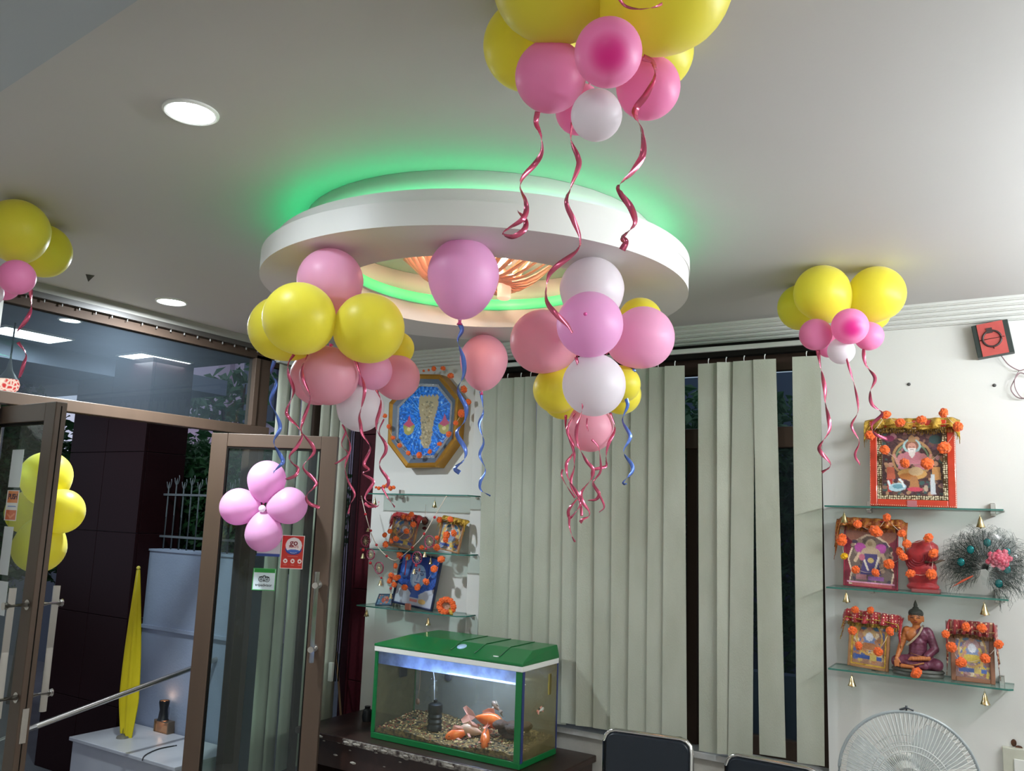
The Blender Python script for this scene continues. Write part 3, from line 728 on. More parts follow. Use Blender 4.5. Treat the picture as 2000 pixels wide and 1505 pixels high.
# flower balloons on the doors
fc = on_leaf(513, 993, .10)
for key, px, py, r, lab in (('l', 521, 936, 37, 'pink balloon petal pointing up on the right door'), ('l', 466, 989, 36, 'pink balloon petal pointing left on the right door'),
                            ('l', 564, 987, 36, 'pink balloon petal pointing right on the right door'), ('l', 515, 1041, 36, 'pink balloon petal pointing down above the door stickers')):
    dd = ray(px, py); P = Q0+RNV*.10; dep = ((P-CP).dot(RNV)/dd.dot(RNV))*F
    balloon(key, px, py, r, dep, fc, lab, 'flower of four pink balloons on the right door')
balloon('w', 512, 993, 7, (fc-CP).dot(FW)-.05, fc, 'tiny white balloon at the centre of the pink balloon flower')
ndir = -LNV
fc2 = P0+lx*(LW-.12)+ndir*.12
fdep = lambda x_, y_, Y_: (PL(x_, y_, 1, Y_)-CP).dot(FW)
for px, py, r, dp, lab in ((90, 930, 48, 3.95, 'yellow balloon petal pointing up behind the left door'), (120, 998, 43, 3.85, 'yellow balloon petal right of the door stile'),
                       (56, 1000, 42, 4.08, 'yellow balloon petal seen through glass beside the PUSH sticker'), (77, 1068, 49, 3.97, 'yellow balloon petal pointing down above the door handle')):
    dp = fdep(px, py, 2.42); balloon('y', px, py, r, dp, PL(88, 1000, 1, 2.42), lab, 'flower of four yellow balloons on the left door')

# ---------------------------------------------------------------- ribbons
ribp = mat('ribbon_rose', '#d4607e', .22, metal=.55); ribb = mat('ribbon_blue', '#6484d8', .25, metal=.45)
def ribbon(pts, dep, mt, label, wd=.0115, tw=.13, group=None, ph=0.0, depth_end=None):
    n = len(pts)
    W = [AT(p[0], p[1], dep+((depth_end-dep)*i/(n-1) if depth_end else 0)+.012*math.sin(i*1.9+ph)) for i, p in enumerate(pts)]
    cv = catmull(W, 7); bm = NB(); prev = None; s = 0
    for i, p in enumerate(cv):
        if i: s += (p-cv[i-1]).length
        d = (cv[min(i+1, len(cv)-1)]-cv[max(i-1, 0)]).normalized(); v = VW(p)
        side = d.cross(v).normalized(); th = ph+2*math.pi*s/tw*.5
        wv = side*math.cos(th)+v*math.sin(th)
        if abs(math.cos(th)) < .25: wv = (wv+side*.2).normalized()
        wv = (wv - d*wv.dot(d)).normalized()*wd/2
        row = [bm.verts.new(p-wv), bm.verts.new(p+wv)]
        if prev: bm.faces.new((prev[0], prev[1], row[1], row[0])).smooth = True
        prev = row
    o = obj('ribbon', bm, mt, label=label, cat='ribbon', group=group, origin=cv[0]); sm = o.modifiers.new('t', 'SOLIDIFY'); sm.thickness = .0004
    return o
g1 = 'ribbons of the nearest bunch'
ribbon([(1050,218),(1047,240),(1056,265),(1058,297),(1045,320),(1022,345),(1016,365),(1026,390),(1028,412),(1018,430),(990,448),(983,458),(1003,462),(1024,448),(1026,430),(1012,412)], 1.72, ribp, 'pink ribbon curling into a loop, left one under the nearest bunch', group=g1)
ribbon([(1118,240),(1115,275),(1128,305),(1130,325),(1115,365),(1106,395),(1120,430),(1133,465),(1125,490),(1085,522),(1070,545),(1067,585),(1085,612),(1108,634),(1118,650)], 1.75, ribp, 'long pink ribbon from the nearest bunch ending over the pink balloon', group=g1, ph=.8)
ribbon([(1256,112),(1275,122),(1278,150),(1262,185),(1243,210),(1241,228),(1254,255),(1256,300),(1235,335),(1210,360),(1212,378),(1232,405),(1240,435),(1225,455),(1215,464),(1222,473),(1215,488)], 1.60, ribp, 'pink ribbon falling over the right pink balloon of the nearest bunch', wd=.013, group=g1, ph=.4)
ribbon([(1207,-5),(1222,12),(1248,18),(1278,14),(1294,7)], 1.43, ribp, 'thin pink ribbon arc across the biggest yellow balloon', wd=.005, group=g1)
g2 = 'ribbons of the left hanging bunch'
ribbon([(536,704),(530,728),(539,749),(529,782),(541,812),(547,836),(535,862),(546,886),(553,900),(548,908),(534,922)], 2.95, ribb, 'blue ribbon over the pink balloon flower on the door', wd=.014, group=g2)
ribbon([(574,692),(563,710),(563,731),(574,764),(560,800),(564,815),(582,833),(590,850),(580,872),(566,890),(571,904),(582,914),(577,928),(559,936)], 2.85, ribp, 'pink ribbon nearest the blue one under the left bunch', group=g2, ph=.5)
ribbon([(601,692),(590,719),(593,743),(606,776),(592,821),(589,842),(609,868),(613,884),(594,906),(595,918),(617,940),(613,952),(599,967),(603,982),(624,991)], 2.78, ribp, 'long pink ribbon ending beside the right door petal balloon', group=g2, ph=1.1)
ribbon([(693,700),(704,730),(712,760),(708,788),(702,812),(704,828),(708,848),(723,874),(711,905),(721,917),(709,925),(729,940),(713,972),(735,990)], 2.82, ribp, 'pink ribbon running down across the hanging white balloon', group=g2, ph=.2)
ribbon([(735,762),(743,780),(742,800),(736,822),(737,842),(752,865),(753,882),(742,901),(743,915),(758,936),(757,952)], 2.82, ribp, 'pink ribbon right of the hanging white balloon', group=g2, ph=.9)
ribbon([(750,818),(741,838),(743,850),(752,865),(753,882)], 3.0, ribp, 'short pink ribbon beside the octagonal picture', wd=.006, group=g2)
ribbon([(669,828),(678,850),(684,874),(678,895),(674,916),(681,941),(693,965),(684,985),(680,1003)], 2.95, ribp, 'thin pink ribbon in front of the maroon wall strip', wd=.008, group=g2, ph=.3)
ribbon([(676,842),(667,868),(680,885),(670,896),(654,906)], 2.95, ribp, 'short thin pink ribbon by the top corner of the right door', wd=.007, group=g2)
ribbon([(745,950),(760,975),(771,990)], 2.95, ribp, 'pink ribbon end lying over the top left glass shelf', wd=.008, group=g2)
ribbon([(712,982),(722,989),(738,988),(740,979)], 2.9, ribp, 'curled pink ribbon end under the top left shelf', wd=.01, group=g2)
g3 = 'blue ribbons of the single balloons'
ribbon([(898,632),(902,645),(894,666),(905,700),(906,732),(894,761),(910,794),(908,821),(892,845),(909,877),(907,897),(889,914),(898,923)], 2.83, ribb, 'blue ribbon of the single balloon under the ceiling lamp', wd=.016, tw=.15, group=g3)
ribbon([(939,764),(944,803),(936,828),(945,862),(937,888),(948,917),(938,941),(940,957),(958,968)], zdep(945, 703, 48, 2.494), ribb, 'blue ribbon hanging left of the long blind', wd=.015, tw=.16, group=g3)
g4 = 'ribbons of the right hanging bunch'
ribbon([(1125,697),(1138,749),(1138,794),(1126,839),(1129,868),(1144,898),(1158,916),(1155,935),(1136,960),(1138,980),(1150,996),(1150,1007),(1139,1013),(1133,1020)], 2.68, ribp, 'long pink ribbon down the front of the lower white balloon', group=g4, ph=.3)
ribbon([(1123,806),(1108,839),(1121,869),(1120,884),(1107,903),(1107,922),(1113,940),(1128,964),(1134,983),(1124,1000),(1113,1011),(1110,998),(1118,985),(1128,973)], 2.95, ribp, 'pink ribbon looping back at the lower left of the right bunch', wd=.011, group=g4, ph=1.2)
ribbon([(1105,810),(1106,840),(1120,878),(1122,900),(1121,916),(1115,935),(1117,952),(1127,970),(1134,986),(1136,1007)], 3.0, ribp, 'pink ribbon at the left rim of the small salmon balloon', wd=.010, group=g4, ph=.1)
ribbon([(1192,806),(1201,836),(1188,868),(1184,893),(1184,909),(1171,914),(1158,918),(1156,935),(1162,950),(1170,964),(1164,975),(1147,977)], 2.95, ribp, 'pink ribbon right of the small salmon balloon', group=g4, ph=.6)
ribbon([(1156,858),(1168,871),(1172,892),(1173,919),(1163,935),(1157,946),(1171,967),(1180,989),(1170,1000)], 2.9, ribp, 'thin pink ribbon starting on the small salmon balloon', wd=.008, group=g4, ph=.2)
ribbon([(1099,916),(1097,928),(1107,949),(1123,972)], 3.0, ribp, 'short pink ribbon end left of the tangled ribbons', wd=.007, group=g4)
ribbon([(1112,1008),(1112,1026),(1117,1046),(1123,1058)], 2.95, ribp, 'lowest pink ribbon end in front of the blind', wd=.009, group=g4)
ribbon([(1147,816),(1146,830),(1149,842)], 2.75, ribp, 'tiny ribbon tip on the small salmon balloon', wd=.005, group=g4)
ribbon([(1240,721),(1223,743),(1219,767),(1226,791),(1216,821),(1231,852),(1218,881),(1234,907),(1234,922),(1218,940),(1222,946)], 2.95, ribb, 'blue ribbon hanging from the right pink balloon', wd=.013, group=g4)
g5 = 'ribbons of the right corner bunch'
ribbon([(1597,682),(1604,723),(1611,759),(1612,786),(1618,815),(1619,842),(1601,870),(1604,884),(1619,900),(1620,912),(1605,922)], 3.6, ribp, 'pink ribbon hanging along the right edge of the blind', wd=.017, tw=.16, group=g5)
ribbon([(1647,668),(1653,699),(1669,753),(1676,801),(1663,831),(1678,861),(1670,888),(1680,907)], 3.5, ribp, 'thin pink ribbon hanging from the small white corner balloon', wd=.010, group=g5, ph=.5)
ribbon([(1697,643),(1687,681),(1691,711),(1709,738),(1700,765),(1703,789),(1723,807),(1704,828),(1709,847),(1733,857)], 3.6, ribp, 'pink ribbon hanging onto the big framed picture', wd=.015, group=g5, ph=.2, depth_end=3.9)
g6 = 'ribbons of the left edge bunch'
ribbon([(59,560),(61,597),(53,622),(33,648)], 3.2, ribp, 'pink ribbon falling from the pink balloon at the left edge', wd=.016, group=g6)
ribbon([(35,668),(50,690),(46,712),(38,738)], 3.3, ribp, 'lower twist of pink ribbon near the hanging pendant', wd=.014, group=g6, ph=.4)

# ---------------------------------------------------------------- small parts: marigolds, bells
def marigold_mesh(mt, name):
    bm = NB(); bmesh.ops.create_icosphere(bm, subdivisions=3, radius=1)
    rr = random.Random(3)
    for v in bm.verts: v.co *= .78+.34*rr.random(); v.co.z *= .85
    me = bpy.data.meshes.new(name); bm.to_mesh(me); bm.free(); me.materials.append(mt); return me
MG = marigold_mesh(marig, 'marigold'); MGY = marigold_mesh(marigy, 'marigold_yellow')
def flower(parent, c, r, me=None, name='marigold'):
    o = bpy.data.objects.new(name, me or MG); C.objects.link(o); o.location = Vector(c)-(wloc(parent) if parent else Vector()); r *= 1.18; o.scale = (r, r, r)
    o.rotation_euler = (random.random()*6, random.random()*6, random.random()*6)
    if parent: o.parent = parent
    return o
def garland(pts, y, label, r=.02, ypts=(), group=None, links=True):
    W = [PL(p[0], p[1], 1, y) for p in pts]; g = empty('flower_garland', W[0], label, 'garland', group)
    for i, p in enumerate(W):
        rad = pts[i][2] if len(pts[i]) > 2 else r
        flower(g, p, rad, MGY if i in ypts else MG)
    if links and len(W) > 1:
        bm = NB()
        for a, b in zip(W, W[1:]):
            if (a-b).length < .22: tube(bm, [a, (a+b)/2-Vector((0, 0, .006)), b], .0012, 5)
        if len(bm.verts): obj('thread', bm, thread, g)
        else: bm.free()
    return g
def bell_proto():
    r = empty('hanging_bell', (0, 0, 0), 'x', 'bell')
    bm = NB(); lathe(bm, [(.0, 0), (.004, 0), (.006, -.006), (.009, -.012), (.012, -.026), (.018, -.042), (.0205, -.046), (.0195, -.047), (.012, -.03), (0, -.012)], seg=18)
    tube(bm, [(.004*math.cos(a), 0, .004+.004*math.sin(a)) for a in [k*math.pi/4 for k in range(8)]], .0012, 5, closed=True)
    obj('bell_body', bm, brass, r, smooth=True)
    bm = NB(); tube(bm, [(0, 0, -.012), (0, 0, -.045)], .0012, 5); ball(bm, (0, 0, -.049), .005, 1); obj('clapper', bm, brass, r)
    bm = NB(); tube(bm, [(0, 0, .008), (.001, 0, .03)], .001, 5); obj('string', bm, thread, r)
    return r
BP = bell_proto(); first_bell = [True]
def bell(px, py, ztop, y, label, sc=1.0, group='brass bells under the right shelves'):
    p = PL(px, py, 1, y)
    o = BP if first_bell[0] else copy_tree(BP); first_bell[0] = False
    o.location = p+Vector((0, 0, .025*sc)); o.scale = (sc, sc, sc); setp(o, label, 'bell', group); return o

# ---------------------------------------------------------------- glass shelves
def shelf(x0, x1, y0, y1, z, label, brx, chamfer=.0):
    s = empty('glass_shelf', ((x0+x1)/2, Y_B, z), label, 'shelf')
    bm = NB(); c = chamfer
    poly = [(x0, y0, z), (x1-c, y0, z), (x1, y0+c, z), (x1, y1, z), (x0, y1, z)] if c else [(x0, y0, z), (x1, y0, z), (x1, y1, z), (x0, y1, z)]
    prism(bm, poly, (0, 0, -.008), 0, 1); bmesh.ops.recalc_face_normals(bm, faces=bm.faces)
    obj('glass_sheet', bm, [shelfglass, edgeglass], s)
    for bxx in brx:
        bm = NB(); box(bm, bxx-.011, bxx+.011, Y_B-.035, Y_B-.001, z-.03, z+.032); box(bm, bxx-.011, bxx+.011, Y_B-.06, Y_B-.03, z-.022, z-.009); bev(bm, .002, 1); obj('bracket', bm, steel, s)
    return s
SY0, SY1 = 4.60, Y_B-.004
xa, xb = PL(1610, 983, 1, SY0).x, PL(1960, 996, 1, SY0).x
zs = [PL(1785, 990, 1, SY0).z, PL(1785, 1157, 1, SY0).z, PL(1790, 1324, 1, SY0).z]
shelf(xa, xb, SY0, SY1, zs[0], 'top glass shelf on the right wall carrying the big red framed picture', (xa+.19, xb-.05))
shelf(xa, xb, SY0, SY1, zs[1], 'middle glass shelf on the right wall carrying the red wrapped figure', (xa+.19, xb-.05))
shelf(xa, xb, SY0, SY1, zs[2], 'bottom glass shelf on the right wall carrying the seated figure', (xa+.19, xb-.05), .02)
la, lbx = PL(703, 1075, 1, SY0).x, PL(908, 1078, 1, SY0).x
zl = [PL(803, 964, 1, SY0).z, PL(803, 1076, 1, SY0).z, PL(782, 1190, 1, SY0).z]
shelf(la+.02, lbx, SY0, SY1, zl[0], 'top glass shelf on the left pillar under the octagonal picture', (la+.2, lbx-.02))
shelf(la, lbx, SY0, SY1, zl[1], 'middle glass shelf on the left pillar with two small garlanded pictures', (la+.2, lbx-.02))
shelf(la, lbx, SY0, SY1, zl[2], 'bottom glass shelf on the left pillar above the fish tank', (la+.2, lbx-.02), .05)
bell(1649, 1012, 0, 4.62, 'brass bell at the left end under the top right shelf', 1.0)
bell(1915, 1020, 0, 4.62, 'brass bell at the right end under the top right shelf', 1.05)
bell(1653, 1167, 0, 4.62, 'brass bell at the left end under the middle right shelf', .95)
bell(1923, 1190, 0, 4.62, 'brass bell at the right end under the middle right shelf', 1.05)
bell(1664, 1330, 0, 4.62, 'brass bell at the left end under the bottom right shelf', 1.0)
bell(1924, 1365, 0, 4.62, 'brass bell at the right end under the bottom right shelf', 1.05)
gl_ = 'brass bells under the left shelves'
bell(732, 980, 0, 4.62, 'brass bell under the left half of the top left shelf', .9, gl_)
bell(849, 985, 0, 4.62, 'brass bell under the right half of the top left shelf', .9, gl_)
bell(841, 1096, 0, 4.62, 'brass bell under the middle left shelf', .8, gl_)
bell(716, 1197, 0, 4.62, 'brass bell at the left end under the bottom left shelf', .95, gl_)
bell(836, 1214, 0, 4.62, 'brass bell hanging just above the green tank hood', .95, gl_)

# ---------------------------------------------------------------- framed pictures
def framed(name, cx, y, zb_, w, h, tilt, lean, fm, fw, depth, pic, label, inner=None, cat='picture', facing=0):
    """leaning framed picture, base centre at (cx,y,zb_); tilt = roll in plane, lean = back lean; returns P(u,v,off)"""
    r = empty(name, (cx, y, zb_), label, cat)
    M = Matrix.Rotation(R_(facing), 3, 'Z') @ Matrix.Rotation(-R_(lean), 3, 'X') @ Matrix.Rotation(R_(tilt), 3, 'Y')
    X = M @ Vector((1, 0, 0)); Z = M @ Vector((0, 0, 1)); N = M @ Vector((0, -1, 0)); B = Vector((cx, y, zb_+abs(w/2*math.sin(R_(tilt)))))
    P = lambda u, v, o=0: B+X*((u-.5)*w)+Z*(v*h)+N*o
    for (u0, u1, v0, v1) in ((0, fw/w, 0, 1), (1-fw/w, 1, 0, 1), (fw/w, 1-fw/w, 0, fw/h), (fw/w, 1-fw/w, 1-fw/h, 1)):
        bm = NB(); obox(bm, P((u0+u1)/2, (v0+v1)/2, 0), X, N, Z, (u1-u0)*w/2, depth/2, (v1-v0)*h/2); bmesh.ops.recalc_face_normals(bm, faces=bm.faces); bev(bm, min(.004, fw*.3)); obj('frame_bar', bm, fm, r)
    a, b = fw/w, fw/h
    if inner:
        iw, im = inner
        for (u0, u1, v0, v1) in ((a, a+iw/w, b, 1-b), (1-a-iw/w, 1-a, b, 1-b), (a+iw/w, 1-a-iw/w, b, b+iw/h), (a+iw/w, 1-a-iw/w, 1-b-iw/h, 1-b)):
            bm = NB(); obox(bm, P((u0+u1)/2, (v0+v1)/2, -.001), X, N, Z, (u1-u0)*w/2, depth/2-.002, (v1-v0)*h/2)
            obj('inner_border', bm, im, r)
        a += iw/w; b += iw/h
    bm = NB(); obox(bm, P(.5, .5, -depth*.25), X, N, Z, w*(.5-a), .003, h*(.5-b)); obj('backing_board', bm, mat('board_brown', '#6a4b30', .8), r)
    o_ = -depth*.25+.0036
    picmesh('printed_picture', pic, P(a, 1-b, o_), P(1-a, 1-b, o_), P(a, b, o_), P(1-a, b, o_), r)
    return r, P
def lacem():
    if 'gold_lace' in MATS: return MATS['gold_lace']
    m, t = nt('gold_lace'); N = t.nodes; L = t.links; out = N.new('ShaderNodeOutputMaterial'); p = N.new('ShaderNodeBsdfPrincipled'); p.inputs['Roughness'].default_value = .35; p.inputs['Metallic'].default_value = .5
    tc = N.new('ShaderNodeTexCoord'); v = N.new('ShaderNodeTexVoronoi'); v.inputs['Scale'].default_value = 95; v.inputs['Randomness'].default_value = .35; L.new(tc.outputs['Object'], v.inputs['Vector'])
    cr = N.new('ShaderNodeValToRGB'); cr.color_ramp.elements[0].position = .25; cr.color_ramp.elements[0].color = (*srgb('#efe3c0'), 1); cr.color_ramp.elements[1].position = .55; cr.color_ramp.elements[1].color = (*srgb('#4a3418'), 1)
    L.new(v.outputs[0], cr.inputs[0]); L.new(cr.outputs[0], p.inputs['Base Color']); L.new(p.outputs[0], out.inputs[0]); MATS['gold_lace'] = m; return m
def polkam(name='red_polka_cloth', base='#a01424', dot='#f0d8b0', sc=75):
    if name in MATS: return MATS[name]
    m, t = nt(name); N = t.nodes; L = t.links; out = N.new('ShaderNodeOutputMaterial'); p = N.new('ShaderNodeBsdfPrincipled'); p.inputs['Roughness'].default_value = .5; p.inputs['Sheen Weight'].default_value = .4
    tc = N.new('ShaderNodeTexCoord'); v = N.new('ShaderNodeTexVoronoi'); v.inputs['Scale'].default_value = sc; v.inputs['Randomness'].default_value = .25; L.new(tc.outputs['Object'], v.inputs['Vector'])
    cr = N.new('ShaderNodeValToRGB'); cr.color_ramp.interpolation = 'CONSTANT'; cr.color_ramp.elements[0].color = (*srgb(dot), 1); cr.color_ramp.elements[1].position = .28; cr.color_ramp.elements[1].color = (*srgb(base), 1)
    L.new(v.outputs[0], cr.inputs[0]); L.new(cr.outputs[0], p.inputs['Base Color']); L.new(p.outputs[0], out.inputs[0]); MATS[name] = m; return m
def drape(P, w, h, label, mt, u0=-.06, u1=1.06, fall=.16, side=.3, fringe=goldm, name='draped_cloth', seed=1, trim=True, thick=.03):
    """cloth over the top of a frame: strip on top, front fall with ruffles, side tails"""
    g = random.Random(seed); c = P(.5, 1, 0); r = empty(name, c, label, 'cloth'); bm = NB(); n = 40; rows = []
    prof = [(-.015, 1.0), (-.004, 1.0+.035), (thick*.6, 1.0+.02), (thick, 1-fall*.35), (thick+.002, 1-fall*.7), (thick+.004, 1-fall)]
    for j, (off, v) in enumerate(prof):
        row = []
        for i in range(n+1):
            t = i/n; u = u0+(u1-u0)*t; wv = .006*math.sin(t*41+seed)+.004*math.sin(t*23+j)
            edge = max(0, abs(t-.5)*2-.86)/.14
            vv = v-edge*side*(j/5)**1.0-.012*math.sin(t*math.pi*3+seed)*(j > 2)
            row.append(bm.verts.new(P(u, vv, off+wv*(j > 0)*(1+.4*j))))
        rows.append(row)
    for a, b in zip(rows, rows[1:]):
        for i in range(n): bm.faces.new((a[i], b[i], b[i+1], a[i+1])).smooth = True
    bmesh.ops.recalc_face_normals(bm, faces=bm.faces)
    o = obj('cloth_body', bm, mt, r); sm = o.modifiers.new('t', 'SOLIDIFY'); sm.thickness = .0015
    last = [v for v in [(u0+(u1-u0)*i/90) for i in range(91)]]
    if trim:
        bm = NB()
        for i, u in enumerate(last):
            t = i/90; edge = max(0, abs(t-.5)*2-.86)/.14; vv = 1-fall-edge*side-.012*math.sin(t*math.pi*3+seed)
            a = P(u, vv+.01, thick+.008); b = P(u+g.uniform(-.008, .008), vv-.045-.02*g.random(), thick+.010+g.uniform(-.004, .006)); tube(bm, [a, b], .0016, 4)
        obj('fringe', bm, fringe, r)
        bm = NB(); tube(bm, [P(u, 1-fall*.62-max(0, abs(i/90-.5)*2-.86)/.14*side*.8-.012*math.sin(i/90*math.pi*3+seed), thick+.010) for i, u in enumerate(last)], .0028, 6); obj('braid', bm, fringe, r)
    return r
wd_ = lambda px0, px1, py, y: abs(PL(px1, py, 1, y).x-PL(px0, py, 1, y).x)
# big picture on top right shelf ---------------------------------
def deity(p, seed=1, skin='#c98a78', robe='#c2646c', bgc2='#6a4a40'):
    p.speck(.35, seed, 2); p.dots(160, [bgc2, '#8a6a58', '#b08868', '#5b3a4a', '#3c5a58', '#a07078'], (0, 0, 1, 1), .035, seed)
    return p
pic = deity(Pic(100, 124, '#4a3034'), 4)
pic.ring(.5, .42, .34, .30, .12, '#b0885c').ring(.5, .42, .28, .25, .1, '#6f8a6a').rect(.2, .62, .8, .72, '#6b4638')
pic.ell(.5, .22, .15, .115, '#9fc2c4').ell(.5, .215, .11, .09, '#8a5a48')
pic.poly([(.30, .36), (.42, .31), (.58, .31), (.72, .36), (.74, .58), (.62, .60), (.5, .5), (.38, .60), (.26, .58)], '#c77f8c')
pic.ell(.30, .42, .05, .09, '#c9848a', 20).ell(.71, .42, .05, .09, '#c9848a', -20).line(.26, .5, .2, .36, .022, '#cf9384').line(.75, .5, .81, .36, .022, '#cf9384')
pic.ell(.5, .24, .075, .07, '#cf9684').poly([(.43, .16), (.57, .16), (.55, .08), (.5, .04), (.45, .08)], '#a8835a').poly([(.43, .26), (.57, .26), (.55, .36), (.5, .42), (.45, .36)], '#ece6e2')
pic.line(.455, .235, .48, .235, .008, '#4a2830').line(.52, .235, .545, .235, .008, '#4a2830').line(.48, .275, .52, .275, .007, '#7a3038')
pic.ell(.5, .66, .24, .09, '#c99a5c').ell(.42, .7, .14, .05, '#b8743c').ell(.56, .62, .12, .07, '#cdb088').poly([(.47, .7), (.58, .7), (.62, .88), (.45, .88)], '#b07a4e')
pic.ell(.54, .90, .13, .035, '#c8485c')
pic.ell(.14, .52, .045, .04, '#c08a78').poly([(.08, .56), (.2, .56), (.22, .74), (.07, .74)], '#cc6a50').poly([(.08, .74), (.17, .74), (.16, .95), (.09, .95)], '#b84038')
pic.ell(.88, .5, .045, .04, '#b98a70').poly([(.82, .55), (.95, .55), (.97, .74), (.82, .76)], '#c8925a').poly([(.80, .66), (.86, .66), (.88, .97), (.79, .97)], '#c9cfd4')
pic.ell(.25, .87, .15, .065, '#a9c6d0', -8).ell(.26, .86, .09, .035, '#6a9aa8').line(.36, .86, .33, .79, .018, '#dfe8ea').line(.33, .79, .29, .755, .018, '#dfe8ea').ell(.29, .75, .025, .018, '#e8eeee').line(.12, .84, .10, .78, .02, '#dfe8ea')
pic.ell(.72, .88, .035, .05, '#b9a48c').ell(.12, .1, .09, .05, '#7a3050').ell(.88, .12, .1, .07, '#2f4a4a')
pic.speck(.12, 9, 1)
redframe = mat('red_lacquer_frame', '#c43c22', .3, coat=.4, noise=.3, nscale=30, col2='#9c2414')
bw = wd_(1697, 1867, 985, 4.66); bh = abs(PL(1780, 818, 1, 4.66).z-PL(1780, 990, 1, 4.66).z)
c0 = PL(1782, 988, 1, 4.68)
bigf, PB = framed('framed_picture', c0.x, 4.69, zs[0], bw, bh, .6, 5, redframe, .036, .035, pic, 'big red framed deity picture with white bird, on the top right shelf', inner=(.022, lacem()))
bm = NB()
for i in range(46):
    for u in (.006, .994):
        ball(bm, PB(u, .02+.96*i/45, .016), .0028, 1)
for i in range(40): ball(bm, PB(.02+.96*i/39, .012, .018), .0026, 1)
obj('bead_edging', bm, mat('cream_bead', '#d8c8a8', .5), bigf, kind='stuff')
bm = NB(); obox(bm, PB(.5, .035, .020), (1, 0, 0), (0, -1, 0), (0, 0, 1), .022, .002, .016); obj('offering_tag', bm, mat('tag_mauve', '#b06a70', .4), bigf)
drape(PB, bw, bh, 'gold foil cloth draped over the top of the big red frame', goldm, fall=.11, side=.14, seed=2, thick=.026)
def cg(pts, crop, off, y, label, r, **k):
    return garland([(off[0]+p[0]/crop, off[1]+p[1]/crop)+tuple(p[2:]) for p in pts], y, label, r, **k)
cg([(497,347),(650,150),(790,225),(1000,200),(1215,130),(1355,265),(1220,470,.027),(1055,625,.026),(835,620),(640,490)], 5, (1600, 780), 4.615, 'marigold garland strung across the big red framed picture', .021)
# second: cut-out deity plaque on middle shelf
pic = Pic(80, 100, '#7c2438'); pic.ell(.5, .18, .5, .2, '#a06a58')
pic.poly([(.08, .98), (.12, .78), (.05, .6), (.12, .42), (.2, .3), (.4, .2), (.6, .2), (.8, .3), (.92, .42), (.88, .6), (.95, .8), (.9, .98)], '#e0cbb0')
pic.poly([(.10, .96), (.15, .78), (.08, .6), (.15, .43), (.23, .33), (.42, .23), (.58, .23), (.78, .33), (.89, .43), (.85, .6), (.92, .8), (.87, .96)], '#6e5f58')
pic.dots(90, ['#8d7c70', '#55483f', '#a8907c', '#4d4258'], (.12, .28, .9, .95), .04, 5)
pic.ell(.3, .42, .12, .08, '#b0509c', 30).ell(.68, .42, .12, .08, '#b0509c', -30).ell(.5, .36, .10, .09, '#a8967a').ell(.5, .52, .2, .13, '#bba58a').poly([(.38, .5), (.62, .5), (.7, .82), (.3, .82)], '#4c4478')
pic.line(.35, .55, .45, .75, .02, '#e0d8c8').line(.65, .55, .58, .76, .02, '#e0d8c8').ell(.5, .6, .06, .04, '#c8b070').line(.28, .5, .2, .62, .03, '#c8ae92').line(.72, .5, .8, .62, .03, '#c8ae92').ell(.33, .56, .06, .05, '#c06a80')
pic.rect(.22, .82, .42, .9, '#b07880').rect(.45, .84, .75, .9, '#8c5a98').rect(.05, .93, .95, .95, '#e0a0c0').rect(.15, .95, .9, 1, '#b05a5a').ell(.48, .345, .05, .035, '#8d7a5c'); pic.speck(.15, 3, 1)
maroonf = mat('maroon_acrylic', '#8c1c38', .2, coat=.6)
w_, h_ = wd_(1646, 1753, 1140, 4.68), abs(PL(1700, 1010, 1, 4.68).z-PL(1700, 1142, 1, 4.68).z)
f2, P2 = framed('deity_plaque', PL(1699, 1140, 1, 4.68).x, 4.69, zs[1], w_, h_, 1.5, 5, maroonf, .006, .018, pic, 'maroon plaque with a carved deity cut-out, left on the middle right shelf', cat='picture')
drape(P2, w_, h_, 'red and gold cloth draped over the maroon plaque', mat('red_gold_cloth', '#8a2a1c', .4, noise=.8, nscale=80, col2='#c48a3a', metal=.2), u0=-.16, u1=1.16, fall=.12, side=.45, fringe=mat('red_fringe', '#9a3a1c', .5, noise=.7, nscale=100, col2='#c8963c'), seed=3, thick=.02)
cg([(375,265,.019),(550,335,.028),(660,200),(805,355),(785,530),(820,585),(680,655,.022),(550,740),(355,710)], 5, (1600, 970), 4.64, 'marigold garland looped over the maroon plaque', .018)
cg([(225,395),(220,430,.022),(245,578,.016)], 5, (1600, 970), 4.64, 'short garland with one yellow flower at the left of the plaque', .018, ypts=(2,))

# red wrapped figure
def remesh(o, vox, sm=2):
    md = o.modifiers.new('remesh', 'REMESH'); md.mode = 'VOXEL'; md.voxel_size = vox; md.use_smooth_shade = True
    s = o.modifiers.new('smooth', 'SMOOTH'); s.iterations = sm; s.factor = .6
def cap(bm, a, b, r0, r1, n=6):
    a, b = Vector(a), Vector(b)
    for i in range(n+1): ball(bm, a.lerp(b, i/n), r0+(r1-r0)*i/n, 2)
yS = 4.68
bc = PL(1803, 1150, 1, yS); bc.z = zs[1]
k = (PL(1803, 1048, 1, yS).z-zs[1])/.30
fig = empty('wrapped_figurine', bc, 'small deity figure wrapped in red cloth, beside the maroon plaque', 'figurine')
bm = NB()
for (x_, y_, z_, r_, s_) in ((0, 0, .03, .062, (1.0, .75, .5)), (0, 0, .08, .06, (.95, .7, 1)), (0, 0, .13, .055, (1, .75, .9)), (0, .005, .2, .064, (1.0, .8, .9)), (.01, .01, .235, .055, (1, .85, .9)), (-.03, -.01, .16, .035, (1, .8, 1.3))):
    ball(bm, bc+Vector((x_*1.2, y_, z_))*k, r_*k*1.12, 2, (s_[0]*1.25, s_[1], s_[2]*.92))
o = obj('cloth_wrap', bm, redcl, fig); remesh(o, .0045, 3)
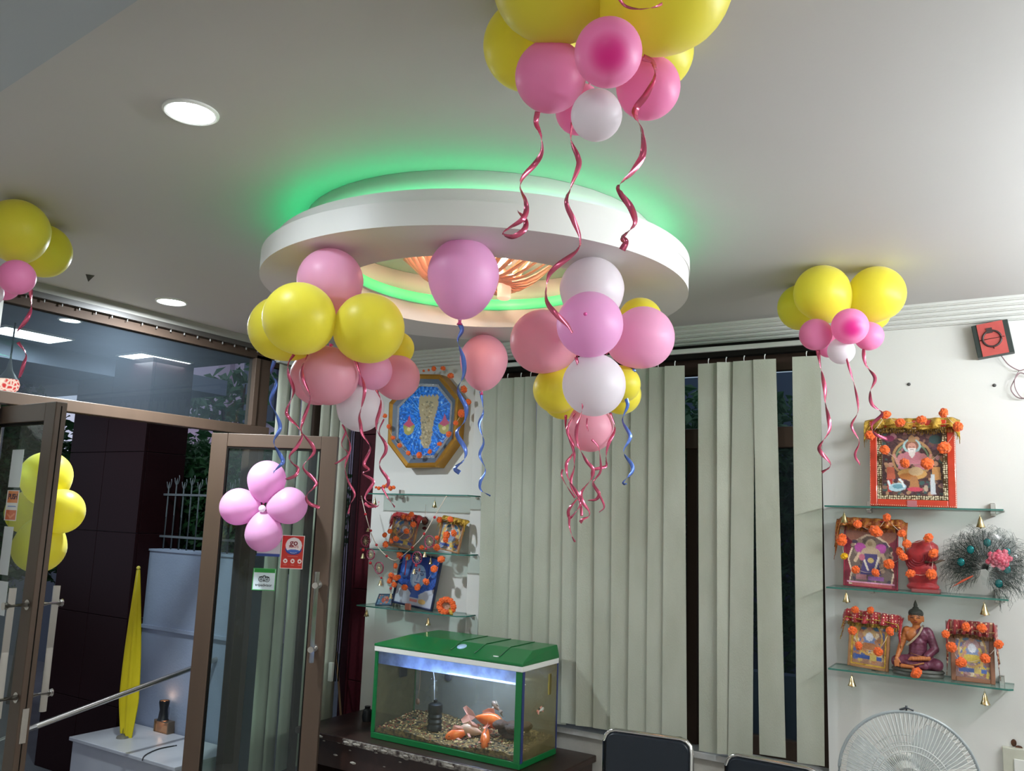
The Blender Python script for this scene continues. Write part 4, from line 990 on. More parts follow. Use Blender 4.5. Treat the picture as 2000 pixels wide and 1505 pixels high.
bm = NB(); bcx = bc+Vector((0, -.05, 0))*k
for i in range(4):
    pts = []
    for j in range(12):
        a = R_(200+j*16); rr_ = (.030+.012*i)*k; pts.append(bc+Vector((-.015*k+rr_*math.cos(a)*1.1, -.048*k+.006*i*k, .195*k+rr_*math.sin(a)*1.2)))
    tube(bm, pts, .004*k, 6)
obj('cloth_fold', bm, mat('dark_red_cloth', '#7c1222', .5), fig, smooth=True)
bm = NB(); tube(bm, [bc+Vector((.02, -.045, .165))*k, bc+Vector((.07, -.05, .165))*k, bc+Vector((.105, -.05, .18))*k, bc+Vector((.12, -.05, .178))*k], [.008, .007, .005, .001], 8); obj('horn', bm, mat('horn_brown', '#5c4a3c', .4), fig, smooth=True)
bm = NB(); box(bm, bc.x-.055*k, bc.x+.085*k, yS-.045, yS+.045, zs[1], zs[1]+.018); bev(bm, .004); obj('plinth', bm, mat('plinth_rose', '#8c4a4a', .4), fig)
cg([(855,460),(1065,400,.020),(1115,550,.021),(1095,755,.022),(890,750,.020)], 5, (1600, 970), 4.615, 'marigold garland hung around the red wrapped figure', .018)
# peacock feather bouquet
pc = PL(1940, 1075, 1, 4.66); bq = empty('feather_bouquet', pc, 'peacock feather fan bouquet with red rose in clear wrap, right of middle shelf', 'bouquet')
feath = mat('peacock_barbs', '#232e28', .5, noise=.6, nscale=60, col2='#123e36'); eyem = mat('peacock_eye', '#0f6a6a', .25, metal=.5)
bm = NB(); rr = random.Random(5); root = PL(1925, 1110, 1, 4.65)
tips = []
for i in range(30):
    a = R_(-60+i*9.5); L_ = .125+.045*rr.random(); tip = root+Vector((math.cos(a)*L_*.95, -.01+rr.uniform(-.02, .02), math.sin(a)*L_*.9+.03)); tips.append(tip)
    tube(bm, [root, (root+tip)/2+Vector((0, -.01, .01)), tip], .0016, 4)
    for j in range(22):
        t = .2+.8*j/22; c = root.lerp(tip, t); d = (tip-root).normalized(); s = Vector((-d.z, 0, d.x)); l = .03+.035*t
        for sg in (-1, 1):
            q_ = c+s*sg*l*.7+d*l*.5+Vector((0, rr.uniform(-.012, .004), 0)); tube(bm, [c, q_, q_+s*sg*l*rr.uniform(-.3, .5)+d*l*.35+Vector((0, rr.uniform(-.02, .006), -.3*l)), q_+s*sg*l*rr.uniform(-.5, .3)+d*l*.3-Vector((0, 0, .6*l))], [.0009, .0008, .0006, .0004], 3, caps=False)
obj('feathers', bm, feath, bq, kind='stuff')
for i, tip in enumerate(tips[::5]):
    d = (tip-root); c = root+d*.72+Vector((0, -.02, 0)); bm = NB(); ball(bm, c, .017, 2, (1, .2, 1.2)); obj('feather_eye', bm, eyem, bq)
rc = PL(1952, 1092, 1, 4.59)
bm = NB()
for i in range(26):
    a = i*2.4; r_ = .006+.0017*i; h0 = rc+Vector((r_*math.cos(a), -.006+.0009*i, r_*math.sin(a)*.85)); ball(bm, h0, .015, 1, (1, .45, 1))
obj('rose', bm, mat('rose_red', '#c02848', .5, noise=.5, nscale=120, col2='#e890a0'), bq)
clearf = glass('cellophane', (.96, .98, .98), .08, haze=.03, hazecol=(.75, .8, .82), ior=1.45, hnoise=.03, hscale=30)
bm = NB(); g = []; nn = 13
for j in range(nn):
    row = []
    for i in range(nn):
        u, v = i/(nn-1)-.5, j/(nn-1)-.5; row.append(bm.verts.new(PL(1945, 1088, 1, 4.56)+Vector((u*.17+v*.04, rr.uniform(-.012, .012)+.10*(u*u+v*v)*2, -v*.24+u*.03))))
    g.append(row)
for j in range(nn-1):
    for i in range(nn-1): bm.faces.new((g[j][i], g[j+1][i], g[j+1][i+1], g[j][i+1]))
obj('clear_wrap', bm, clearf, bq)
bm = NB(); tube(bm, [PL(1856, 1148, 1, 4.6), PL(1880, 1134, 1, 4.6), PL(1900, 1124, 1, 4.62)], [.001, .006, .003], 8); obj('wrapped_stem', bm, mat('stem_red', '#b04a30', .4), bq, smooth=True)
bm = NB()
for (a, b) in (((1872, 1072), (1884, 1098)), ((1862, 1080), (1872, 1112))):
    q = PL((a[0]+b[0])/2, (a[1]+b[1])/2, 1, 4.62); tube(bm, [q+Vector((.035*math.cos(t), 0, .032*math.sin(t))) for t in [R_(z_) for z_ in range(60, 300, 20)]], .0012, 5)
obj('wire_loop', bm, mat('wire_grey', '#55524c', .4), bq)

# seated figure on bottom shelf ----------------------------------
yB = 4.685; bc = PL(1793, 1316, 1, yB); bc.z = zs[2]; Hh = PL(1793, 1172, 1, yB).z-zs[2]; k = Hh/.30
bd = empty('seated_statue', bc, 'painted seated meditating statue in purple robe, centre of the bottom right shelf', 'statue')
skin = mat('statue_skin', '#b9703e', .4, noise=.3, nscale=20, col2='#9a5428'); robem = mat('statue_robe', '#5c2436', .4, noise=.6, nscale=70, col2='#7c4a62'); grey = mat('statue_base', '#4a4c46', .5, noise=.4, nscale=30, col2='#5e5f54')
hair = mat('statue_hair', '#2e3028', .5, bump=.6, bscale=200)
V0 = lambda x, y, z: bc+Vector((x, y, z))*k
V = lambda x, y, z: V0(x, y, z if z < .085 else .085+(z-.085)*1.3)
bm = NB(); lathe(bm, [(0, 0), (.093, 0), (.098, .008), (.094, .016), (.1, .022), (.092, .03), (0, .03)], bc, seg=36, sx=k, sy=.62*k)
for v in bm.verts: v.co.z = bc.z+(v.co.z-bc.z)*k
obj('base', bm, grey, bd, smooth=True)
bm = NB()                        # robe: legs, torso, left shoulder
cap(bm, V(-.02, .0, .055), V(-.072, -.02, .052), .030*k, .026*k); cap(bm, V(-.072, -.02, .052), V(.03, -.042, .046), .022*k, .017*k)
cap(bm, V(.02, .0, .055), V(.072, -.02, .052), .030*k, .026*k); cap(bm, V(.072, -.02, .052), V(-.02, -.035, .048), .022*k, .018*k)
cap(bm, V(0, .008, .06), V(.004, .01, .12), .037*k, .035*k); ball(bm, V(.018, .008, .145), .034*k, 2, (1, .8, 1)); ball(bm, V(.04, .008, .155), .02*k, 2)
cap(bm, V(.046, .008, .152), V(.066, .0, .105), .018*k, .017*k); cap(bm, V(.066, .0, .105), V(.04, -.035, .085), .017*k, .015*k)
o = obj('robe', bm, robem, bd); remesh(o, .0032, 3)
bm = NB()                        # skin: chest, neck, right arm, head, hand, foot
ball(bm, V(-.016, .006, .142), .033*k, 2, (1, .8, 1)); ball(bm, V(-.036, .006, .155), .018*k, 2); cap(bm, V(0, .008, .165), V(0, .004, .19), .014*k, .013*k)
cap(bm, V(-.04, .006, .153), V(-.06, .0, .105), .0155*k, .0125*k); cap(bm, V(-.06, .0, .105), V(-.07, -.035, .075), .0125*k, .009*k); ball(bm, V(-.072, -.046, .062), .011*k, 2, (.8, .6, 1.3))
for i_, fx in enumerate((-.008, -.003, .002, .007)): cap(bm, V(-.072+fx, -.05, .055), V(-.070+fx, -.052, .038-.002*abs(i_-1.5)), .0034*k, .0026*k, 4)
cap(bm, V(-.064, -.048, .062), V(-.058, -.052, .052), .0034*k, .0026*k, 4)
cap(bm, V0(0, .006, .185), V0(0, .004, .212), .0155*k, .015*k)
ball(bm, V0(0, .0, .230), .0275*k, 3, (.95, .95, 1.12)); ball(bm, V0(0, -.026, .228), .006*k, 2, (.8, 1, 1.6))
for s in (-1, 1): ball(bm, V0(s*.0275, .002, .226), .007*k, 2, (.5, .7, 2.0))
o = obj('body', bm, skin, bd); remesh(o, .0024, 2)
bm = NB(); cap(bm, V(.045, -.042, .078), V(-.01, -.052, .072), .010*k, .009*k)
for i_ in range(4): cap(bm, V(-.01, -.054, .068+.0035*i_), V(-.026+.002*i_, -.055, .067+.003*i_), .0036*k, .003*k, 3)
o = obj('resting_hand', bm, skin, bd); remesh(o, .002, 1)
bm = NB(); cap(bm, V(-.052, -.052, .040), V(-.012, -.058, .040), .009*k, .007*k); o = obj('foot', bm, skin, bd); remesh(o, .0025, 1)
bm = NB(); ball(bm, V0(0, .004, .247), .0295*k, 3, (.98, .98, .72)); ball(bm, V0(0, .003, .266), .013*k, 2, (1, 1, .8)); lathe(bm, [(.007*k, 0), (.008*k, .008*k), (.005*k, .018*k), (0, .03*k)], V0(0, .002, .272), seg=14)
obj('hair', bm, hair, bd, smooth=True)
bm = NB(); pts = [V(.028, -.018, .176), V(.012, -.028, .150), V(-.012, -.032, .128), V(-.034, -.026, .112)]
tube(bm, catmull(pts, 5), .0042*k, 8); obj('robe_hem', bm, mat('hem_grey', '#a89880', .5), bd, smooth=True)
bm = NB()
for s in (-1, 1):
    tube(bm, [V0(s*.005, -.0262, .231), V0(s*.011, -.0255, .2325), V0(s*.018, -.0215, .231)], .0016*k, 5); tube(bm, [V0(s*.005, -.0262, .237), V0(s*.012, -.0250, .240), V0(s*.019, -.0205, .237)], .0011*k, 5)
obj('eye', bm, mat('eye_dark', '#241410', .5), bd)
bm = NB(); tube(bm, [V0(-.008, -.0255, .215), V0(0, -.0275, .2145), V0(.008, -.0255, .215)], .0019*k, 5); obj('mouth', bm, mat('lip', '#8c2c20', .5), bd)
bm = NB(); tube(bm, [V(-.02, -.038, .09), V(.02, -.045, .083), V(.05, -.04, .078)], .0025*k, 6); tube(bm, [V(-.045, -.05, .045), V(0, -.06, .05), V(.03, -.055, .06)], .003*k, 6); obj('robe_edge', bm, mat('robe_gold', '#a8703c', .4), bd)
fo = flower(None, PL(1790, 1313, 1, 4.615), .024, name='marigold_flower'); fo.location.z = zs[2]+.022; setp(fo, 'loose marigold in front of the seated statue', 'flower')

# small frames on the bottom shelf
def smallpic(seed, a, b, c):
    p = Pic(50, 64, a); p.dots(110, [b, c, '#c8a860', '#8c5a50', '#d8c8a8', '#5a6a9a'], (.05, .05, .95, .95), .07, seed)
    p.ell(.5, .36, .2, .13, b).ell(.5, .5, .22, .1, '#7a8ab0').ell(.5, .42, .12, .09, '#d0d4dc').ell(.5, .62, .26, .08, c).ell(.3, .2, .12, .08, '#3a6a8a').ell(.72, .2, .12, .08, '#3a6a8a').ring(.5, .45, .42, .36, .12, '#c8a050')
    p.ell(.5, .22, .09, .07, '#c08a6a').line(.3, .5, .2, .6, .04, '#c08a6a').line(.7, .5, .8, .6, .04, '#c08a6a').rect(.1, .82, .9, .9, '#3c5aa0').rect(.55, .8, .75, .92, '#c8b060').speck(.2, seed, 1); return p
tan = mat('tan_wood', '#a87a50', .45, noise=.4, nscale=30, col2='#8a5c36')
w_, h_ = wd_(1653, 1734, 1290, 4.68), .272
f3, P3 = framed('framed_picture', PL(1694, 1298, 1, 4.68).x, 4.69, zs[2], w_, h_, 3, 6, tan, .014, .022, smallpic(3, '#a8806a', '#c0a070', '#b07850'), 'small tan framed deity picture left of the seated statue', inner=(.007, goldm), facing=-4)
drape(P3, w_, h_, 'dark red cloth with pale dots draped over the small left picture', polkam(), u0=-.17, u1=1.30, fall=.2, side=.30, seed=5, thick=.022)
cg([(350,250,.016),(500,255,.016)], 5, (1600, 1140), 4.66, 'two marigolds on top of the red dotted cloth', .016)
cg([(325,455,.019),(385,605,.018),(575,660,.019),(690,460,.019)], 5, (1600, 1140), 4.63, 'marigold garland hung on the small left picture of the bottom shelf', .018)
w_, h_ = wd_(1858, 1944, 1320, 4.66), .272
f4, P4 = framed('framed_picture', PL(1900, 1322, 1, 4.66).x, 4.67, zs[2], w_, h_, 1, 6, mat('brown_wood', '#8f6248', .45, noise=.4, nscale=30, col2='#74492f'), .020, .024, smallpic(8, '#8a6a66', '#b08a8a', '#c8b040'), 'small brown framed deity picture right of the seated statue', facing=6)
drape(P4, w_, h_, 'red sequinned cloth draped over the small right picture', polkam('red_sequin_cloth', '#8c1018', '#e8c8a0', 48), u0=-.1, u1=1.1, fall=.22, side=.65, seed=7, thick=.022, fringe=mat('brown_fringe', '#7a4a30', .5, noise=.7, nscale=100, col2='#b08a50'))
cg([(1235,490,.016),(1290,615,.021),(1385,765,.021),(1620,725,.019),(1750,590,.018)], 5, (1600, 1140), 4.615, 'marigold garland hung on the small right picture', .018)
cg([(1435,420,.019),(1590,430,.018)], 5, (1600, 1140), 4.615, 'pair of marigolds on the red sequinned cloth', .018, links=False)

# ---------------------------------------------------------------- octagonal picture on the pillar
fr = [(813,730),(859,731),(895,776),(889,859),(851,912),(793,913),(757,865),(760,786)]
YO = 4.70
O = [PL(x_, y_, 1, YO) for x_, y_ in fr]; oc = sum(O, Vector())/8
oct_ = empty('octagonal_picture', Vector((oc.x, Y_B, oc.z)), 'octagonal gold framed blue picture of a golden footprint, on the left pillar', 'picture')
In = [oc+(q-oc)*.90 for q in O]; goldf = mat('gold_wood_frame', '#b58432', .3, metal=.5, noise=.3, nscale=15, col2='#8a5c20')
bm = NB(); n8 = 8
A = [bm.verts.new(q) for q in O]; B = [bm.verts.new(oc+(q-oc)*.965+Vector((0, -.006, 0))) for q in O]; Cc = [bm.verts.new(q+Vector((0, .006, 0))) for q in In]; D = [bm.verts.new(Vector((q.x, Y_B-.002, q.z))) for q in O]
for i in range(8):
    j = (i+1) % 8
    for a, b in ((A, B), (B, Cc), (D, A)): bm.faces.new((a[i], a[j], b[j], b[i]))
bmesh.ops.recalc_face_normals(bm, faces=bm.faces); obj('gold_frame', bm, goldf, oct_)
bm = NB(); In2 = [oc+(q-oc)*.80+Vector((0, .02, 0)) for q in O]; a = [bm.verts.new(q+Vector((0, .006, 0))) for q in In]; b = [bm.verts.new(q) for q in In2]
for i in range(8): bm.faces.new((a[i], a[(i+1) % 8], b[(i+1) % 8], b[i]))
obj('bevelled_mount', bm, mat('mount_slate', '#5c6878', .2, coat=.5), oct_)
bm = NB(); a = [bm.verts.new(oc+(q-oc)*.80+Vector((0, .018, 0))) for q in O]; b = [bm.verts.new(oc+(q-oc)*.74+Vector((0, .019, 0))) for q in O]
for i in range(8): bm.faces.new((a[i], a[(i+1) % 8], b[(i+1) % 8], b[i]))
obj('silver_tinsel_border', bm, mat('silver_foil', '#c8ccd4', .25, metal=.6, noise=.5, nscale=200, col2='#8a94a4', bump=.8, bscale=300), oct_)
x0 = min(q.x for q in O); x1 = max(q.x for q in O); z0 = min(q.z for q in O); z1 = max(q.z for q in O)
pic = Pic(90, 120, '#1668c8'); pic.speck(.5, 2, 2)
for i in range(34):
    a = i/34*math.pi*2
    pic.line(.5+.1*math.cos(a), .45+.1*math.sin(a), .5+.55*math.cos(a), .45+.55*math.sin(a), .004, '#58a4ea')
pic.dots(220, ['#4aa0f0', '#0c50b0', '#86c4f8', '#1a74d8'], (0, 0, 1, 1), .010, 4)
pic.poly([(.42, .28), (.45, .25), (.68, .26), (.705, .32), (.68, .42), (.645, .52), (.635, .62), (.62, .74), (.585, .79), (.52, .79), (.48, .74), (.475, .6), (.455, .48), (.42, .36)], '#a89a78')
for i in range(5): pic.ell(.45+.056*i, .262, .026, .035, '#a89a78')
pic.dots(90, ['#8c7c58', '#c4b48c', '#7c7864'], (.47, .3, .63, .76), .012, 6)
for cx_ in (.29, .80):
    pic.ell(cx_, .56, .085, .05, '#8a9a50').ell(cx_, .60, .07, .05, '#a8a058').poly([(cx_-.08, .54), (cx_-.03, .50), (cx_, .44), (cx_+.03, .50), (cx_+.08, .54), (cx_, .57)], '#b8506c').ell(cx_, .59, .03, .02, '#d8c890')
hx, hz = (x1-x0)/2, (z1-z0)/2; mx_, mz_ = (x0+x1)/2, (z0+z1)/2
jj, ii = np.mgrid[0:120, 0:90]; mask = np.ones((120, 90), bool)
P8 = [((q.x-mx_)/hx*.5+.5, .5-(q.z-mz_)/hz*.5) for q in O]
xx_, yy_ = ii/89, jj/119; cxm, cym = sum(p[0] for p in P8)/8, sum(p[1] for p in P8)/8
for i in range(8):
    (ax_, ay_), (bx_, by_) = P8[i], P8[(i+1) % 8]
    ax_, bx_ = cxm+(ax_-cxm)*.75, cxm+(bx_-cxm)*.75; ay_, by_ = cym+(ay_-cym)*.75, cym+(by_-cym)*.75
    mask &= ((bx_-ax_)*(yy_-ay_)-(by_-ay_)*(xx_-ax_)) > 0
picmesh('glitter_picture', pic, (x0, YO+.021, z1), (x1, YO+.021, z1), (x0, YO+.021, z0), (x1, YO+.021, z0), oct_, mask=mask, mt=vcmat('glitter_print', .25, .6))
cg([(560,560),(597,665),(640,775),(705,850),(790,925),(897,945,.020),(1000,910),(1095,835),(1185,740,.019)], 5.016, (640, 700), 4.665, 'marigold garland hanging across the octagonal picture', .015)
cg([(1040,98),(1130,95),(1205,168,.02),(1335,300,.023),(1378,425,.018),(1310,535,.024),(1255,630,.016)], 5.016, (640, 700), 4.70, 'marigold garland along the upper right rim of the octagon', .016)
g_ = cg([(940,120,.008),(990,112,.008)], 5.016, (640, 700), 4.70, 'two dark beads on top of the octagon', .010)

# ---------------------------------------------------------------- things on the left shelves
w_, h_ = wd_(757, 806, 1068, 4.66), abs(PL(780, 1003, 1, 4.66).z-PL(780, 1070, 1, 4.66).z)
f5, P5 = framed('framed_picture', PL(779, 1072, 1, 4.66).x, 4.68, zl[1], w_, h_, 6, 6, tan, .010, .02, smallpic(11, '#8a7a6c', '#a08a70', '#6a5a58'), 'little garlanded picture on the left of the middle left shelf')
drape(P5, w_, h_, 'bright red cloth over the left small picture of the middle left shelf', redcl, u0=-.05, u1=1.1, fall=.14, side=.35, seed=9, thick=.018, fringe=redcl)
cg([(490,560),(500,660,.02),(560,625),(610,600,.018),(720,520,.017),(790,450,.018),(770,345),(740,380),(690,370,.015),(545,520,.015)], 5.373, (660, 940), 4.62, 'marigold garland on the left small picture of the middle left shelf', .016)
w_, h_ = wd_(848, 893, 1075, 4.66), abs(PL(880, 1008, 1, 4.66).z-PL(880, 1073, 1, 4.66).z)
f6, P6 = framed('framed_picture', PL(870, 1075, 1, 4.66).x, 4.68, zl[1], w_, h_, 8, 6, tan, .009, .02, smallpic(14, '#8a9088', '#a8b0a0', '#8090a8'), 'little garlanded picture on the right of the middle left shelf')
drape(P6, w_, h_, 'gold cloth over the right small picture of the middle left shelf', goldm, u0=-.05, u1=1.15, fall=.12, side=.3, seed=10, thick=.018)
cg([(1065,400,.018),(1180,395,.018),(1215,540,.02),(1140,560,.022),(1130,610,.018),(1035,690,.021),(880,690,.015),(1040,590,.014)], 5.373, (660, 940), 4.62, 'marigold garland on the right small picture of the middle left shelf', .017)
# sun face ornament
sc_ = PL(830, 1017, 1, 4.78); so = empty('sun_ornament', sc_, 'dark red sun face wall ornament between the two small pictures', 'ornament'); sm_ = mat('sun_brown', '#5a1c24', .4)
bm = NB(); lathe(bm, [(0, -.012), (.018, -.010), (.024, 0), (.024, .006)], sc_, axis=(0, 1, 0), seg=20); obj('face', bm, mat('sun_face', '#7a4438', .4), so, smooth=True)
bm = NB()
for i in range(16):
    a = i/16*2*math.pi; v0 = sc_+Vector((math.cos(a)*.022, 0, math.sin(a)*.022)); tube(bm, [v0, sc_+Vector((math.cos(a+.15)*.036, -.003, math.sin(a+.15)*.036))], [.005, .0008], 6)
obj('rays', bm, sm_, so)
bm = NB(); tube(bm, [sc_+Vector((-.004, 0, .03)), sc_+Vector((0, 0, .11)), sc_+Vector((.004, 0, .03))], .001, 5); ball(bm, sc_+Vector((0, 0, .112)), .004, 1); obj('hanger', bm, thread, so)
bm = NB(); ball(bm, sc_+Vector((0, -.002, -.05)), .02, 2, (1.0, .4, .6)); obj('lower_crescent', bm, sm_, so)
# things on top left shelf
g_ = cg([(400,60,.008),(430,70,.012),(480,55,.013),(520,40,.014),(550,70,.016),(585,62,.012)], 5.373, (660, 940), 4.66, 'small heap of orange and pink flowers on the top left shelf', .012, links=False)
# toran garland with wheels
T = lambda x_, y_, yy=4.585: PL(660+x_/5.373, 940+y_/5.373, 1, yy)
tg = empty('wheel_garland', T(245, 150), 'string garland of little spoked wheels and bells across the left shelves', 'garland')
path = [(245,150),(290,340),(335,500),(405,665),(510,780),(585,825),(650,800),(780,690),(900,560),(1000,390),(1140,150)]
bm = NB(); tube(bm, catmull([T(*q) for q in path], 4), .003, 5); obj('cord', bm, thread, tg)
bm = NB(); tube(bm, catmull([T(*q) for q in ((345,530),(350,620),(300,700),(345,850),(440,1000))], 3), .0012, 5); tube(bm, catmull([T(*q) for q in ((820,740),(830,900),(800,935))], 3), .0012, 5); tube(bm, catmull([T(*q) for q in ((585,825),(580,950),(560,1120),(555,1190))], 3), .0012, 5); tube(bm, catmull([T(*q) for q in ((720,800),(710,900),(700,980))], 3), .004, 5)
obj('side_cord', bm, mat('red_cord', '#a8283c', .6), tg)
wheelr = mat('wheel_maroon', '#8c2c4c', .5); wheels = mat('wheel_cream', '#d8c49c', .5)
for (x_, y_, r_) in ((290,620,.040), (345,765,.034), (432,905,.038), (962,630,.038), (830,800,.040)):
    c = T(x_, y_, 4.58); wh = None
    bm = NB(); tube(bm, disc_pts(c, (1, 0, 0), (0, 0, 1), r_, 24), .0045, 6, closed=True); wh = obj('wheel_rim', bm, wheelr, tg, smooth=True)
    bm = NB()
    for i in range(12):
        a = i*math.pi/6; tube(bm, [c+Vector((math.cos(a), 0, math.sin(a)))*.005, c+Vector((math.cos(a), 0, math.sin(a)))*r_*.95], .0026, 4)
    ball(bm, c, .009, 1, (1, .5, 1)); obj('wheel_spokes', bm, wheels, wh)
bm_r = mat('bead_red', '#b01c28', .4)
for (x_, y_, r_) in ((290,342,.006),(345,515,.006),(405,665,.006),(512,782,.006),(655,800,.007),(780,692,.006),(905,548,.006),(1015,375,.006),(265,715,.008),(340,855,.007),(455,1010,.005),(925,705,.006),(820,880,.006),(555,1120,.006)):
    bm = NB(); ball(bm, T(x_, y_, 4.582), r_*1.6, 2); obj('bead', bm, bm_r, tg)
for (x_, y_, s) in ((262,770,.7),(445,1050,.75),(912,755,.7),(800,930,.7),(555,1190,.7),(315,500,.5),(725,800,.5)):
    s *= 1.5; c = T(x_, y_, 4.58); bm = NB(); lathe(bm, [(0, .012*s), (.006*s, .008*s), (.010*s, -.012*s), (.0155*s, -.022*s), (.010*s, -.02*s), (0, 0)], c, seg=12); obj('little_bell', bm, mat('bell_pale', '#cdbb90', .3, metal=.8), tg, smooth=True)
cg([(560,985),(610,1010,.02),(545,1040,.018),(590,1080,.017),(640,1000,.013),(605,890,.014)], 5.373, (660, 940), 4.62, 'cluster of marigolds left of the blue deity picture', .019, links=False)
# blue picture
pic = Pic(80, 110, '#2a50a0'); pic.speck(.3, 3, 3); pic.ell(.5, .25, .5, .3, '#1c3f94').ell(.2, .3, .12, .2, '#4a78c8', 20).ell(.85, .25, .1, .16, '#3f6cc0', -20)
pic.poly([(0, .62), (.3, .7), (.5, .85), (.75, .68), (1, .6), (1, 1), (0, 1)], '#b0b4c0').ell(.5, .42, .2, .24, '#8fb0d8').ell(.47, .45, .1, .2, '#b8cce4').poly([(.45, .6), (.55, .6), (.62, .85), (.38, .85)], '#3458a8')
for s in (-1, 1): pic.ell(.5+s*.09, .36, .055, .028, '#2a4a90').ell(.5+s*.09, .36, .03, .014, '#dfe8f0').ell(.5+s*.09, .36, .012, .01, '#10204a').line(.5+s*.04, .31, .5+s*.15, .30, .01, '#1c3470')
pic.line(.5, .38, .49, .49, .012, '#5f84bc').line(.44, .545, .56, .545, .012, '#40609c').ell(.5, .28, .02, .04, '#b83040').line(.3, .1, .25, .5, .03, '#16347c').line(.72, .1, .78, .5, .03, '#16347c').rect(.4, .88, .6, .93, '#c87a70').ell(.72, .9, .1, .05, '#c8a060')
w_, h_ = wd_(764, 845, 1180, 4.66), abs(PL(800, 1083, 1, 4.66).z-PL(800, 1188, 1, 4.66).z)
f7, P7 = framed('framed_picture', PL(802, 1188, 1, 4.66).x, 4.67, zl[2], w_, h_, 5, 8, mat('navy_frame', '#141e3c', .3), .013, .022, pic, 'black framed blue deity face picture on the bottom left shelf')
cg([(650,770,.022),(735,790,.017),(605,880,.014)], 5.373, (660, 940), 4.625, 'marigolds on the upper left corner of the blue picture', .015)
cg([(1085,815,.022),(1010,915,.021),(925,1050,.021),(835,1110,.021),(700,1110,.019)], 5.373, (660, 940), 4.615, 'marigold garland on the right side of the blue picture', .018)
bm = NB(); q = PL(797, 1180, 1, 4.615); obox(bm, (q.x, q.y, zl[2]+.022), (1, 0, 0), (0, 1, 0), (0, 0, 1), .024, .008, .022); bev(bm, .006); obj('incense_holder', bm, mat('terracotta', '#b06a58', .6), label='small pink clay block before the blue picture', cat='holder')
# small leaning picture left, round garlanded thing right
pic = Pic(30, 24, '#4a6a84'); pic.ell(.5, .5, .25, .35, '#b04a3c').dots(30, ['#3c5a70', '#6a88a0', '#c87a60'], (0, 0, 1, 1), .07, 4)
f8, P8_ = framed('framed_picture', PL(745, 1181, 1, 4.66).x, 4.68, zl[2], .13, .095, -4, 40, mat('blue_frame', '#3a4c66', .4), .008, .012, pic, 'small blue picture lying back at the left of the bottom left shelf', facing=10)
bc = PL(875, 1180, 1, 4.66); bc.z = zl[2]
f9 = empty('garlanded_medallion', bc, 'round medallion ringed by marigolds at the right of the bottom left shelf', 'ornament')
bm = NB(); lathe(bm, [(0, -.01), (.04, -.008), (.045, 0), (.04, .008), (0, .01)], bc+Vector((0, 0, .055)), axis=(0, 1, .1), seg=24, sx=1, sy=1); obj('medallion', bm, mat('medal_tan', '#b07a60', .4, noise=.6, nscale=60, col2='#d8c8b0'), f9, smooth=True)
for i in range(13):
    a = i/13*2*math.pi; flower(f9, bc+Vector((.058*math.cos(a), -.018, .05+.042*math.sin(a))), .018)
bm = NB(); q = bc+Vector((.045, -.04, .012)); tube(bm, [q+Vector((0, 0, .03)), q+Vector((.01, -.005, .01)), q+Vector((.025, -.01, -.012))], [.008, .012, .01], 8); obj('gold_tassel', bm, goldm, f9)

# ---------------------------------------------------------------- red box, wires, nails
ry = 4.74
cs = [PL(x_, y_, 1, ry) for x_, y_ in ((1896, 637), (1967, 622), (1982, 687), (1911, 699))]
cen = sum(cs, Vector())/4; X = ((cs[1]-cs[0])+(cs[2]-cs[3])).normalized(); Z = ((cs[0]-cs[3])); Z = (Z-X*Z.dot(X)).normalized(); N = Vector((0, -1, 0)); W = (cs[1]-cs[0]).length; H = (cs[0]-cs[3]).length
rb = empty('wall_box', Vector((cen.x, Y_B, cen.z)), 'tilted red and black square wall box with a painted ring emblem', 'wall box')
bm = NB(); obox(bm, cen+Vector((0, .028, 0)), X, Vector((0, 1, 0)), Z, W/2, .03, H/2); bmesh.ops.recalc_face_normals(bm, faces=bm.faces); bev(bm, .003); obj('box_body', bm, mat('box_black', '#26302c', .5), rb)
bm = NB(); obox(bm, cen-Vector((0, .004, 0)), X, Vector((0, 1, 0)), Z, W*.355, .003, H*.495); obj('red_face', bm, mat('box_red', '#b8504a', .5, noise=.4, nscale=20, col2='#a43c38'), rb)
dkm = mat('emblem_dark', '#3c2c2a', .5); cR = cen-Vector((0, .010, 0))-X*.002
bm = NB(); tube(bm, disc_pts(cR, X, Z, W*.25, 40), W*.030, 8, closed=True)
tube(bm, [cR-X*W*.33-Z*.0, cR+X*W*.34+Z*.0], W*.013, 8); obox(bm, cR+Z*W*.26-X*.004, X, N, Z, W*.08, .004, W*.08); tube(bm, [cR-Z*W*.25, cR-Z*W*.33], [W*.03, W*.01], 8)
obj('ring_emblem', bm, dkm, rb)
bm = NB(); tube(bm, catmull([PL(*q, 1, 4.77) for q in ((1956,695),(1970,712),(1990,723),(2002,722),(2010,735),(1992,728),(1978,748),(1975,762),(1988,776),(2006,776),(2016,760))], 6), .0028, 6)
tube(bm, catmull([PL(*q, 1, 4.765) for q in ((1990,724),(1982,740),(1983,758),(1994,775),(2008,778))], 6), .0024, 6)
obj('loose_wire', bm, mat('wire_pinkgrey', '#8a7074', .5), label='loose looped wire hanging below the red wall box', cat='wire')
for i, (x_, y_, lab) in enumerate(((1775, 750, 'wall plug hole above the big red framed picture'), (1942, 752, 'wall plug hole below the red wall box'), (1869, 630, 'tiny nail under the moulding left of the red box'))):
    bm = NB(); q = PL(x_, y_, 1, Y_B-.003); lathe(bm, [(0, -.006), (.006, -.004), (.009, .003)] if i < 2 else [(0, -.008), (.004, -.004), (.005, .003)], q, axis=(0, 1, 0), seg=10); obj('wall_plug', bm, mat('plug_grey', '#4c4a48', .6), label=lab, cat='wall plug')
